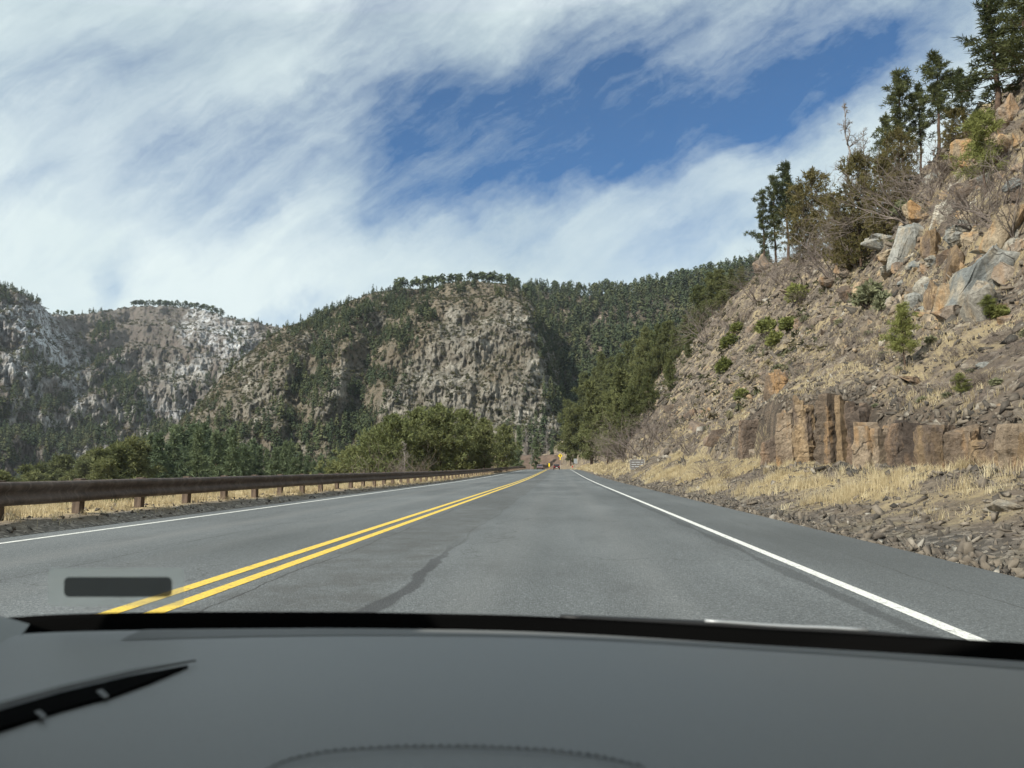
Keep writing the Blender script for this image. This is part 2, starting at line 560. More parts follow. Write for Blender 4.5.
MAT['black_plastic'] = plain('black_plastic', (0.006, 0.006, 0.007), 0.55)
MAT['matt_black'] = plain('matt_black_trim', (0.003, 0.003, 0.003), 1.0, 0.0, 0.02)
MAT['rubber'] = plain('tyre_rubber', (0.02, 0.02, 0.02), 0.85)
MAT['chrome'] = plain('bright_metal', (0.55, 0.55, 0.56), 0.3, 0.9)
MAT['galv'] = plain('galvanised_steel', (0.42, 0.43, 0.44), 0.5, 0.6)
MAT['sign_yellow'] = plain('yellow_sign_sheeting', (0.80, 0.58, 0.02), 0.5)
MAT['sign_white'] = plain('white_sign_sheeting', (0.70, 0.71, 0.70), 0.5)
MAT['sign_brown'] = plain('dark_sign_sheeting', (0.11, 0.095, 0.085), 0.6)
MAT['sign_black'] = plain('black_sign_ink', (0.015, 0.015, 0.015), 0.6)
MAT['red_lamp'] = plain('red_lamp_plastic', (0.45, 0.015, 0.012), 0.3)
MAT['car_dark'] = plain('dark_maroon_paint', (0.05, 0.018, 0.018), 0.3, 0.2)
MAT['car_silver'] = plain('silver_red_paint', (0.16, 0.10, 0.10), 0.35, 0.3)
MAT['car_glass'] = plain('dark_car_glass', (0.012, 0.014, 0.016), 0.1, 0.0, 0.6)
MAT['dash'] = plain('grey_dashboard_vinyl', (0.200, 0.203, 0.202), 0.50, 0.0, 0.5, 0.10, 700.0)
MAT['dash_low'] = plain('darker_dashboard_vinyl', (0.135, 0.137, 0.136), 0.68, 0.0, 0.35, 0.10, 700.0)
MAT['pillar'] = plain('light_grey_trim', (0.26, 0.27, 0.27), 0.7, 0.0, 0.3, 0.06, 700.0)
MAT['lining'] = plain('headliner_cloth', (0.30, 0.30, 0.29), 0.95, 0.0, 0.1)
MAT['stitch'] = plain('seam_thread', (0.05, 0.052, 0.054), 0.8)
MAT['hood'] = plain('grey_bonnet_paint', (0.16, 0.17, 0.165), 0.35, 0.3)

# ------------------------------------------------------------------ terrain functions
RT = np.array([  # Y, foot z, top z, talus slope, crag start X, crag slope, crest X
    (-60, 0.9, 1.6, 0.70, 16, 1.4, 33), (10, 1.0, 1.7, 0.70, 16.5, 1.4, 34), (18, 1.2, 2.15, 0.70, 17.5, 1.42, 35), (27, 1.25, 2.9, 0.71, 18.5, 1.42, 36),
    (33, 1.25, 4.0, 0.72, 19, 1.42, 36), (43, 1.4, 4.9, 0.74, 20, 1.42, 37), (61, 1.9, 3.1, 0.76, 22, 1.42, 37), (80, 2.2, 3.3, 0.80, 26, 1.35, 40.5),
    (100, 2.5, 3.6, 0.87, 29, 1.25, 41), (115, 2.5, 3.8, 0.93, 30, 1.15, 40), (140, 2.5, 6, 1.06, 30, 1.2, 41), (161, 2.5, 6, 1.16, 30, 1.2, 43.5), (200, 2.5, 6, 1.18, 30, 1.2, 43),
    (260, 2.5, 6, 1.08, 30, 1.1, 40), (350, 2.5, 6, 0.8, 30, 0.8, 38), (520, 2.5, 6, 0.5, 30, 0.5, 38)])


def road_z(Y):
    Y = np.asarray(Y, float)
    return 0.75 * sstep(55, 230, Y) - 1.2e-4 * np.clip(Y - 255, 0, None) ** 2


def road_x(Y):
    """sideways shift of the road: it bends left far ahead"""
    return -0.0042 * np.clip(np.asarray(Y, float) - 225, 0, None) ** 1.75


def hill_z(X, Y, rough=True):
    X, Y = np.broadcast_arrays(np.asarray(X, float), np.asarray(Y, float))
    zr = road_z(Y)
    ip = lambda k: np.interp(Y, RT[:, 0], RT[:, k])
    foot, top, m1, cx, m2, crest = ip(1), ip(2), ip(3), ip(4), ip(5), ip(6)
    wob = 0.5 * fbm(Y * 0.13, 3.3, 0, 3) if rough else 0
    x0 = 10.9 + wob
    edge = road_x(Y) * 0.55
    Xs = X - edge
    bank = zr - 0.05 + (foot - zr) * sstep(5.4, x0, Xs) ** 1.15 - 0.10 * np.exp(-((Xs - 6.0) / 0.6) ** 2)
    face = (top - foot) * sstep(x0 + 0.1, x0 + 1.0, Xs)
    tal = np.clip(Xs - (x0 + 0.9), 0, None)
    tal1 = np.minimum(tal, np.clip(cx - x0 - 0.9, 0, None)) * m1
    cw = 1.5 * fbm(X * 0.05, Y * 0.05, 7.0, 3) if rough else 0
    cr = np.clip(np.minimum(Xs, crest + cw) - cx, 0, None) * m2
    over = np.clip(Xs - crest - cw, 0, None)
    pl = 0.12 * np.minimum(over, 30) - 0.25 * np.clip(over - 30, 0, None)
    z = bank + face + tal1 + cr + pl
    if rough:
        k = sstep(11.5, 14, Xs)
        z = z + k * (0.55 * fbm(X * 0.16, Y * 0.16, 1.0, 5) + 0.18 * fbm(X * 0.9, Y * 0.9, 2.0, 3))
        kc = sstep(-2, 3, Xs - cx) * (1 - sstep(2, 8, Xs - crest))
        b = fbm(X * 0.28 + 4, Y * 0.22, 0.5, 4)
        z = z + kc * (1.0 * np.round(b * 2.2) / 2.2 + 0.35 * b)
        far = sstep(58, 80, Y) * sstep(10, 11.5, Xs) * (1 - sstep(17, 24, Xs))
        z = z + far * (0.9 * np.round(fbm(X * 0.35, Y * 0.25, 9.5, 3) * 2) / 2)
        z = z + 0.07 * fbm(X * 1.1, Y * 1.1, 3.0, 3) * sstep(5.2, 6.5, Xs)
    return z


def left_z(X, Y):
    X, Y = np.broadcast_arrays(np.asarray(X, float), np.asarray(Y, float))
    Xs = X - road_x(Y)
    zr = road_z(Y)
    z = zr - 0.05 + 0.24 * sstep(-9.3, -10.2, Xs) * (1 - 0.35 * sstep(20, 60, Y))
    d = np.clip(-12.6 - Xs, 0, None)
    z = z - 0.5 * np.minimum(d, 8) - 0.16 * np.clip(np.minimum(d, 90) - 8, 0, None) - 0.02 * np.clip(d - 90, 0, None)
    z = z + 0.05 * fbm(X * 1.0, Y * 1.0, 6.0, 4) * sstep(-9.5, -10.5, Xs) + 1.2 * fbm(X * 0.03, Y * 0.03, 2.2, 4) * sstep(-14, -30, Xs)
    return z


def hit(px, py, tmax=420.0, zf=hill_z):
    """first point of the right-hand hillside seen at a pixel (walks down the picture if the ray misses)"""
    for k in range(60):
        d = ray(px, py + k)
        d = d / np.linalg.norm(d)
        t = np.concatenate([np.arange(8, 90, 0.12), np.arange(90, tmax, 0.4)])
        P = EYE + d * t[:, None]
        below = P[:, 2] < zf(P[:, 0], P[:, 1])
        ok = below & (P[:, 0] - road_x(P[:, 1]) * 0.55 > 5.0)
        if ok.any():
            return P[np.argmax(ok)]
    return None


# ------------------------------------------------------------------ the ground, road, hillside
def spaced(stops):
    """stops: list of (position, spacing at that position)"""
    out = [stops[0][0]]
    while out[-1] < stops[-1][0]:
        out.append(out[-1] + np.interp(out[-1], [s[0] for s in stops], [s[1] for s in stops]))
    return np.array(out)


ys = spaced([(-40, 3), (5, 0.5), (14, 0.22), (50, 0.3), (90, 0.55), (170, 1.1), (430, 4)])
xs = spaced([(4.55, 0.16), (12, 0.18), (20, 0.35), (45, 0.6), (60, 2.5), (150, 8)])
XX, YY = np.meshgrid(xs, ys, indexing='ij')
XW = XX + road_x(YY) * 0.55
ZZ = hill_z(XW, YY)
gmask = sstep(6.6, 8.0, XX + 0.7 * fbm(XX * 0.4, YY * 0.3, 0.4, 3)) * (1 - sstep(10.2, 10.9, XX)) * sstep(13, 22, YY + 3 * fbm(XX * .3, YY * .2, 5.5, 2))
gmask = gmask * (1 - 0.75 * sstep(58, 75, YY)) * np.clip(0.35 + 2.4 * fbm(XX * 0.42, YY * 0.34, 8.8, 3), 0, 1)
face = sstep(10.6, 11.0, XX) * (1 - sstep(12.0, 12.8, XX + 0.5 * fbm(XX, YY * 0.5, 7.0, 3))) * (1 - sstep(48, 56, YY))
gravel = (1 - sstep(5.6, 7.6, XX + 0.8 * fbm(XX * 0.5, YY * 0.4, 1.4, 3))) * 0.9
hill = mesh_np('hillside', np.stack([XW, YY, ZZ], -1).reshape(-1, 3), grid_faces(len(xs), len(ys))[:, ::-1], MAT['hillside'], smooth=True,
               attrs={'grass': gmask, 'gravel': gravel, 'face': face})
tag(hill, kind='structure')

ysl = spaced([(-40, 3), (5, 0.6), (14, 0.3), (50, 0.5), (120, 1.5), (430, 5)])
xl = -spaced([(9.15, 0.15), (13, 0.2), (18, 0.8), (40, 2), (120, 5), (420, 14)])
XX, YY = np.meshgrid(xl, ysl, indexing='ij')
XW = XX + road_x(YY)
ZZ = left_z(XW, YY)
gm = sstep(-10.0, -10.7, XX + 0.5 * fbm(XX, YY * 0.4, 2.0, 2)) * (1 - 0.6 * sstep(-14, -20, XX))
gv = 1 - sstep(-9.6, -10.3, XX + 0.5 * fbm(XX * 1.2, YY * 0.6, 4.0, 3))
verge = mesh_np('ground', np.stack([XW, YY, ZZ], -1).reshape(-1, 3), grid_faces(len(xl), len(ysl)), MAT['verge'], smooth=True, attrs={'grass': gm, 'gravel': gv})
tag(verge, kind='structure')

# base terrain sheet reaching the horizon
g = M('valley_soil')
gn = g.noise(g.pos(), 0.02, 6, 0.65)
MAT['soil'] = g.pbr(g.ramp(gn, [(0.3, (0.06, 0.055, 0.035)), (0.7, (0.16, 0.125, 0.085))]), 0.95)
gx = np.linspace(-4000, 4000, 120)
XX, YY = np.meshgrid(gx, gx, indexing='ij')
ZZ = -45 + 5 * fbm(XX * 0.001, YY * 0.001, 0.3, 4)
base = mesh_np('terrain', np.stack([XX, YY, ZZ], -1).reshape(-1, 3), grid_faces(120, 120), MAT['soil'], smooth=True)
tag(base, kind='structure')


def strip(name, x0, x1, y0, y1, dz, mat, nx=1, kind='structure'):
    yy = np.arange(y0, y1, 2.0)
    xx = np.linspace(x0, x1, nx + 1)
    A, B = np.meshgrid(xx, yy, indexing='ij')
    z = road_z(B) + dz
    o = mesh_np(name, np.stack([A + road_x(B), B, z], -1).reshape(-1, 3), grid_faces(nx + 1, len(yy)), mat, smooth=True)
    return tag(o, kind=kind)


strip('road', -9.45, 4.95, -30, 330, 0.0, MAT['asphalt'], 6)
strip('edge_line_marking', 2.79, 2.92, -30, 330, 0.004, MAT['white_paint'])
strip('edge_line_marking', -8.85, -8.72, -30, 330, 0.004, MAT['white_paint'])
strip('centre_line_marking', -3.40, -3.24, -30, 330, 0.004, MAT['yellow_paint'])
strip('centre_line_marking', -3.76, -3.60, -30, 330, 0.004, MAT['yellow_paint'])


# ------------------------------------------------------------------ mountains
def mountain_mat(name, rock_cols, soil_cols, snow=False, sc=1.0):
    g = M(name)
    p = g.pos()
    rk, sn = g.attr('rock'), g.attr('snow')
    n1 = g.noise(g.scale(p, 1, 1, 1.3), 0.045 * sc, 6, 0.68)
    n2 = g.noise(p, 0.22 * sc, 5, 0.7)
    rockc = g.ramp(n1, [(0.33, rock_cols[0]), (0.5, rock_cols[1]), (0.66, rock_cols[2])])
    n3 = g.noise(g.scale(p, 1, 1, 0.9), 0.75 * sc, 5, 0.75)
    rockc = g.mix(1.0, rockc, g.ramp(n2, [(0.3, 0.6), (0.7, 1.3)]), 'MULTIPLY')
    rockc = g.mix(1.0, rockc, g.ramp(n3, [(0.3, 0.5), (0.5, 1.0), (0.7, 1.3)]), 'MULTIPLY')
    soil = g.ramp(g.noise(p, 0.02 * sc, 5, 0.6), [(0.3, soil_cols[0]), (0.7, soil_cols[1])])
    v = g.n('ShaderNodeTexVoronoi', {'Vector': p, 'Scale': 0.16 * sc})
    soil = g.mix(g.math('MULTIPLY', g.rng(v.outputs['Distance'], 0.25, 0.6, 0.8, 0.0), g.rng(n3, 0.35, 0.6)), soil, (0.060, 0.064, 0.042))
    c = g.mix(g.math('MULTIPLY', rk, g.rng(n2, 0.28, 0.5, 0.35, 1.0)), soil, rockc)
    if snow:
        sf = g.math('MULTIPLY', sn, g.rng(g.noise(p, 0.08 * sc, 7, 0.8), 0.455, 0.58))
        c = g.mix(sf, c, (0.68, 0.70, 0.73))
    return g.pbr(c, 0.95, g.bump(g.math('ADD', n1, g.math('ADD', n2, g.math('MULTIPLY', n3, 0.5))), 0.9, 4.0))


MAT['mountain_near'] = mountain_mat('bluff_rock', [(0.12, 0.11, 0.094), (0.225, 0.205, 0.172), (0.40, 0.37, 0.315)], [(0.125, 0.102, 0.075), (0.22, 0.18, 0.13)])
MAT['mountain_far'] = mountain_mat('snowy_mountain_rock', [(0.115, 0.108, 0.10), (0.21, 0.195, 0.175), (0.33, 0.305, 0.265)], [(0.095, 0.08, 0.07), (0.155, 0.128, 0.11)], True, 0.7)
MAT['mountain_forest'] = mountain_mat('forested_ridge_soil', [(0.14, 0.11, 0.09), (0.25, 0.20, 0.16), (0.36, 0.30, 0.25)], [(0.065, 0.056, 0.04), (0.13, 0.10, 0.075)])


class Mountain:
    def __init__(s, name, sky, foot, mat, nu, nv, rockf, snowf=None, disp=14.0, prof=1.0, seed=0.0, terr=0.5, gully=None, back=300.0, calm=None):
        s.sky, s.foot = np.array(sky, float), np.array(foot, float)
        u = np.linspace(s.sky[0, 0], s.sky[-1, 0], nu)
        ysky = np.interp(u, s.sky[:, 0], s.sky[:, 1])
        Ds = np.interp(u, s.sky[:, 0], s.sky[:, 2])
        zf = np.interp(u, s.foot[:, 0], s.foot[:, 1])
        Df = np.interp(u, s.foot[:, 0], s.foot[:, 2])
        v = np.concatenate([np.linspace(0, 1, nv), 1 + np.linspace(0.05, 1, 14)])
        U, Vv = np.meshgrid(u, v, indexing='ij')
        dirs = np.array([ray(a, b) for a, b in zip(u, ysky)])
        hl = np.hypot(dirs[:, 0], dirs[:, 1])
        hd = np.stack([dirs[:, 0] / hl, dirs[:, 1] / hl], -1)
        zs = EYE[2] + dirs[:, 2] / hl * Ds
        vc = np.clip(Vv, 0, 1)
        D = Df[:, None] + (Ds - Df)[:, None] * vc + back * np.clip(Vv - 1, 0, None)
        if callable(prof):
            pz = prof(U, vc)
        else:
            pz = vc ** prof
        # terraces: alternating cliff bands and benches
        k = 5.0
        t = pz * k + 0.5 * fbm(U * 0.012 + seed, pz * 1.2, seed, 3)
        tt = (np.floor(t) + sstep(0.25, 0.75, t - np.floor(t)) - 0.5 * fbm(U * 0.012 + seed, pz * 1.2, seed, 3)) / k
        pz = pz * (1 - terr) + np.clip(tt, 0, 1.02) * terr * 1.0
        pz = np.where(vc >= 1, 1, pz * (1 - vc ** 8) + vc ** 8)
        Z = zf[:, None] + (zs - zf)[:, None] * pz - 0.45 * back * np.clip(Vv - 1, 0, None) ** 1.3
        al = U * (Ds.mean() / F)          # metres along the face
        env = sstep(0, 0.08, vc) * (1 - 0.85 * sstep(0.86, 1.0, vc))
        gl = ridged(al * 0.011 + seed * 3, Z * 0.007, seed, 4) * 0.9
        bl = fbm(al * 0.045 + seed, Z * 0.050, seed + 2, 4)
        bl2 = fbm(al * 0.13 + seed, Z * 0.16, seed + 5, 3)
        j1 = ridged(al * 0.05 + seed * 5, Z * 0.03, seed + 11, 3)
        bl3 = fbm(al * 0.30 + seed, Z * 0.22, seed + 7, 3)
        bare = 1.0 - 0.93 * np.clip(calm(U, np.interp(vc, [0, 1], [468, 300])), 0, 1) if calm else 1.0
        rel = (disp * gl + bare * (disp * 0.35 * np.round(bl * 4) / 4 + disp * 0.25 * bl + disp * 0.20 * bl2 + disp * 0.09 * j1 + disp * 0.10 * bl3 + disp * 0.10 * np.round(bl3 * 3) / 3))
        if gully is not None:
            rel = rel - gully(U, Vv) * disp * 3.0
        rel = rel * env
        Dd = D - rel
        Zd = Z + env * disp * 0.25 * fbm(al * 0.06, Z * 0.05, seed + 9, 3) + (1 - env) * 1.0 * fbm(al * 0.05, 0.3, seed, 3)
        X = EYE[0] + hd[:, 0][:, None] * Dd
        Y = EYE[1] + hd[:, 1][:, None] * Dd
        s.P = np.stack([X, Y, Zd], -1)
        PX, PY = project(s.P.reshape(-1, 3))
        s.PX, s.PY = PX.reshape(U.shape), PY.reshape(U.shape)
        s.V = Vv
        n1 = fbm(al * 0.02, Z * 0.02, seed + 3, 4)
        s.rock = np.clip(rockf(s.PX, s.PY) + 0.9 * n1 + 0.5 * bl, 0, 1)
        snow = np.clip(snowf(s.PX, s.PY) + 0.5 * n1, 0, 1) if snowf else np.zeros_like(s.rock)
        s.o = mesh_np(name, s.P.reshape(-1, 3), grid_faces(*U.shape), mat, attrs={'rock': s.rock, 'snow': snow})
        tag(s.o, kind='structure')

    def sample(s, n, dens, rs):
        """n random surface points kept with probability dens(px, py)"""
        out = []
        nu, nv = s.PX.shape
        vmax = int((s.V[0] <= 1.02).sum())
        while len(out) < n:
            i = rs.uniform(0, nu - 1.001, 4000)
            j = rs.uniform(0, vmax - 1.001, 4000)
            ii, jj = i.astype(int), j.astype(int)
            fi, fj = (i - ii)[:, None], (j - jj)[:, None]
            P = s.P[ii, jj] * (1 - fi) * (1 - fj) + s.P[ii + 1, jj] * fi * (1 - fj) + s.P[ii, jj + 1] * (1 - fi) * fj + s.P[ii + 1, jj + 1] * fi * fj
            px, py = project(P)
            # uniform in the surface's frontal area
            keep = rs.random(4000) < dens(px, py)
            out += list(P[keep])
        out = out[:n]
        return np.array(out)


def blob(px, py, cx, cy, rx, ry, rot=0.0):
    c, s_ = math.cos(rot), math.sin(rot)
    a = (px - cx) * c + (py - cy) * s_
    b = -(px - cx) * s_ + (py - cy) * c
    return np.exp(-((a / rx) ** 2 + (b / ry) ** 2))


def seg(px, py, pts, w):
    """closeness to a polyline in picture coordinates"""
    best = np.full(np.shape(px), 1e9)
    for (x0, y0), (x1, y1) in zip(pts[:-1], pts[1:]):
        L = (x1 - x0) ** 2 + (y1 - y0) ** 2
        t = np.clip(((px - x0) * (x1 - x0) + (py - y0) * (y1 - y0)) / L, 0, 1)
        best = np.minimum(best, np.hypot(px - x0 - t * (x1 - x0), py - y0 - t * (y1 - y0)))
    return np.exp(-(best / w) ** 2)


# far left, snowy mountain with a rounded summit
sky1 = [(-120, 262, 1650), (-60, 275, 1600), (0, 290, 1550), (18, 297, 1550), (40, 306, 1560), (52, 318, 1650), (70, 318, 1800), (85, 317, 1900), (110, 313, 2000), (135, 310, 2050),
        (170, 310, 2050), (200, 313, 2000), (225, 320, 1950), (250, 325, 1900), (285, 331, 1850), (340, 345, 1800), (420, 370, 1800)]
foot1 = [(-120, -40, 900), (0, -38, 900), (150, -35, 950), (280, -30, 950), (420, -30, 1000)]
snow1 = lambda px, py: 1.25 * blob(px, py, 34, 326, 32, 20, 0.6) + 0.62 * blob(px, py, 215, 338, 62, 24, 0.35) + 0.5 * blob(px, py, 55, 365, 60, 34) + 0.30 * blob(px, py, 190, 410, 50, 12) - 0.8 * blob(px, py, 130, 330, 45, 22) + 0.04
rock1 = lambda px, py: 0.05 + 0.75 * blob(px, py, 60, 385, 70, 50) + 0.8 * blob(px, py, 200, 380, 80, 40) - 1.2 * blob(px, py, 115, 335, 60, 24)
M1 = Mountain('mountain', sky1, foot1, MAT['mountain_far'], 760, 300, rock1, snow1, disp=20, prof=0.9, seed=1.3, terr=0.45, calm=lambda a, b: 1.3 * blob(a, b, 140, 335, 65, 34))

# central bluff with the bare rock face and the dark gully
sky2 = [(120, 470, 820), (160, 440, 830), (200, 405, 850), (215, 388, 870), (240, 362, 900), (262, 346, 920), (285, 331, 940), (310, 322, 950), (335, 314, 950), (360, 303, 950), (385, 296, 950), (420, 291, 940), (460, 288, 930), (495, 287, 920),
        (517, 291, 905), (530, 303, 890), (542, 325, 870), (552, 350, 850), (562, 382, 820), (571, 418, 780), (580, 455, 740), (590, 475, 700), (610, 480, 700)]
foot2 = [(120, -32, 560), (250, -28, 520), (370, -20, 500), (470, -14, 480), (560, -12, 470), (610, -12, 470)]
rock2 = lambda px, py: 0.05 + 0.45 * blob(px, py, 470, 340, 75, 50) + 0.95 * blob(px, py, 430, 405, 90, 40) + 0.6 * blob(px, py, 250, 390, 50, 45) + 0.7 * blob(px, py, 530, 420, 30, 50) - 0.9 * seg(px, py, [(425, 300), (394, 350), (366, 400), (350, 450)], 18) - 0.5 * blob(px, py, 470, 292, 70, 9)
gul2 = lambda U, V: 1.1 * seg(U, (1 - V) * 180 + 290, [(430, 300), (396, 350), (368, 400), (350, 460)], 15) + 0.55 * seg(U, (1 - V) * 180 + 290, [(330, 330), (305, 400), (290, 460)], 12)
M2 = Mountain('mountain', sky2, foot2, MAT['mountain_near'], 900, 400, rock2, None, disp=12, prof=lambda U, v: 0.70 * v ** 0.92 + 0.30 * sstep(0.0, 0.58, v), seed=4.1, terr=0.35, gully=gul2)

# forested ridge behind the right-hand hill
sky3 = [(470, 296, 1250), (530, 293, 1220), (560, 297, 1200), (585, 299, 1180), (620, 297, 1150), (650, 292, 1120), (690, 287, 1080), (720, 280, 1050), (750, 272, 1020), (800, 262, 1000), (900, 240, 1000)]
foot3 = [(470, -20, 640), (560, -14, 560), (650, -8, 500), (760, 0, 470), (900, 0, 450)]
rock3 = lambda px, py: -0.15 + 0.6 * blob(px, py, 588, 380, 14, 12) + 0.6 * blob(px, py, 625, 330, 30, 14)
M3 = Mountain('mountain', sky3, foot3, MAT['mountain_forest'], 300, 160, rock3, None, disp=12, prof=1.0, seed=7.7, terr=0.2)


# ------------------------------------------------------------------ plant generators
def conifer_template(seed, slim=1.0, layers=8, base=0.10, pts=9, ponderosa=False):
    """unit-height tree of small foliage clumps on a thin trunk; returns V, F, material index (0 crown, 1 trunk)"""
    r = np.random.default_rng(seed)
    V, Fc, mi = [], [], []
    n = 5
    for k in range(n):
        a = 2 * PI * k / n
        V.append((0.013 * math.cos(a), 0.013 * math.sin(a), -0.04))
    V.append((0, 0, 0.94))
    for k in range(n):
        Fc.append((k, (k + 1) % n, n))
        mi.append(1)
    N = 64
    for q in range(N):
        f = (q + r.random()) / N
        if ponderosa:
            f = f ** 0.8
            rad = 0.17 * slim * (0.45 + 0.6 * math.sin(PI * min(1, 0.12 + f * 0.86)) ** 0.8)
        else:
            f = f ** 1.35
            rad = 0.20 * slim * (1 - f) ** 0.8 + 0.012
        z = base + (0.97 - base) * f
        a = r.uniform(0, 2 * PI)
        rr = rad * math.sqrt(r.uniform(0.15, 1.0)) * r.uniform(0.7, 1.15)
        c = np.array([rr * math.cos(a), rr * math.sin(a), z])
        out = np.array([math.cos(a), math.sin(a), -0.35])
        side = np.array([-math.sin(a), math.cos(a), 0])
        sz = (0.030 + 0.24 * rad) * r.uniform(0.8, 1.4)
        b = len(V)
        V.append(tuple(c - out * sz * 0.7 + np.array([0, 0, sz * 0.75]) + r.normal(0, sz * 0.15, 3)))
        V.append(tuple(c + out * sz * 0.8 + side * sz * 0.8 + r.normal(0, sz * 0.25, 3)))
        V.append(tuple(c + out * sz * 0.8 - side * sz * 0.8 + r.normal(0, sz * 0.25, 3)))
        Fc.append((b, b + 1, b + 2))
        mi.append(0)
    V.append((0, 0, 1.0)); V.append((0.012, 0, 0.93)); V.append((-0.008, 0.01, 0.93))
    b = len(V)
    Fc.append((b - 3, b - 2, b - 1))
    mi.append(0)
    return np.array(V), np.array(Fc), np.array(mi)


def scatter_mesh(name, temps, P, H, W, mats, rs, tint=None, lean=0.03, sink=0.0):
    """joins transformed copies of triangle templates into one mesh (for the uncountable rest)"""
    Vs, Fs, Ms, Ts, b = [], [], [], [], 0
    idx = rs.integers(0, len(temps), len(P))
    for q in range(len(P)):
        V, Fc, mi = temps[idx[q]]
        a = rs.uniform(0, 2 * PI)
        c, s_ = math.cos(a), math.sin(a)
        x = (V[:, 0] * c - V[:, 1] * s_) * W[q]
        y = (V[:, 0] * s_ + V[:, 1] * c) * W[q]
        z = V[:, 2] * H[q]
        lx, ly = rs.normal(0, lean, 2)
        Vs.append(np.stack([x + lx * z + P[q, 0], y + ly * z + P[q, 1], z + P[q, 2] - sink], -1))
        Fs.append(Fc + b)
        Ms.append(mi)
        Ts.append(np.full(len(V), rs.random() if tint is None else tint[q]))
        b += len(V)
    return mesh_np(name, np.concatenate(Vs), np.concatenate(Fs), mats, attrs={'tint': np.concatenate(Ts)}, midx=np.concatenate(Ms))


CONS = [conifer_template(s, sl) for s, sl in ((1, 0.9), (2, 1.1), (3, 0.8), (4, 1.25), (5, 1.0))]
PONDS = [conifer_template(s + 20, sl, 7, b_, 9, True) for s, sl, b_ in ((1, 1.0, 0.42), (2, 1.2, 0.5), (3, 0.85, 0.38), (4, 1.3, 0.55))]


RND = [conifer_template(s + 50, sl, 7, 0.10, 9, True) for s, sl in ((1, 0.9), (2, 1.1), (3, 0.8))]


def bush_template(seed, n=26):
    r = np.random.default_rng(seed)
    V, Fc = [], []
    for k in range(n):
        d = r.normal(size=3)
        d /= np.linalg.norm(d)
        d[2] = abs(d[2])
        c = d * np.array([0.5, 0.5, 0.85]) * r.uniform(0.45, 1.0)
        b = len(V)
        for q in range(3):
            V.append(c + r.normal(0, 0.17, 3))
        Fc.append((b, b + 1, b + 2))
    return np.array(V), np.array(Fc), np.zeros(len(Fc), int)


BUSHES = [bush_template(s) for s in range(6)]


def tufts(rs, centres, outward, k, length, width, up=0.3, spread=0.9):
    """k narrow triangles at each centre, fanning outward"""
    n = len(centres)
    C = np.repeat(centres, k, 0)
    O = np.repeat(outward, k, 0)
    D = O + rs.normal(0, spread, (n * k, 3)) + np.array([0, 0, up])
    D /= np.linalg.norm(D, axis=1)[:, None]
    S = np.cross(D, rs.normal(size=(n * k, 3)))
    S /= np.linalg.norm(S, axis=1)[:, None]
    L = length * rs.uniform(0.6, 1.3, (n * k, 1))
    W = width * rs.uniform(0.6, 1.4, (n * k, 1))
    C = C + rs.normal(0, length * 0.25, C.shape)
    A, B, T = C - S * W * 0.5, C + S * W * 0.5, C + D * L
    T2 = C + D * L * 0.55 + S * W * 0.9
    V = np.stack([A, B, T2, T], 1).reshape(-1, 3)
    i = np.arange(n * k) * 4
    return V, np.concatenate([np.stack([i, i + 1, i + 2], -1), np.stack([i, i + 2, i + 3], -1)])


def tubes(segs, n=4):
    """segs: list of (p0, p1, r0, r1) -> quads"""
    P0 = np.array([s[0] for s in segs])
    P1 = np.array([s[1] for s in segs])
    R0 = np.array([s[2] for s in segs])[:, None]
    R1 = np.array([s[3] for s in segs])[:, None]
    D = P1 - P0
    D /= np.linalg.norm(D, axis=1)[:, None] + 1e-9
    ref = np.where(np.abs(D[:, 2:3]) > 0.9, np.array([[1.0, 0, 0]]), np.array([[0, 0, 1.0]]))
    A = np.cross(D, ref)
    A /= np.linalg.norm(A, axis=1)[:, None]
    B = np.cross(D, A)
    ring0, ring1 = [], []
    for k in range(n):
        t = 2 * PI * k / n
        o = A * math.cos(t) + B * math.sin(t)
        ring0.append(P0 + o * R0)
        ring1.append(P1 + o * R1)
    V = np.stack(ring0 + ring1, 1).reshape(-1, 3)
    b = np.arange(len(segs))[:, None] * (2 * n)
    Fc = np.stack([np.stack([b[:, 0] + k, b[:, 0] + (k + 1) % n, b[:, 0] + n + (k + 1) % n, b[:, 0] + n + k], -1) for k in range(n)], 1).reshape(-1, 4)
    return V, Fc


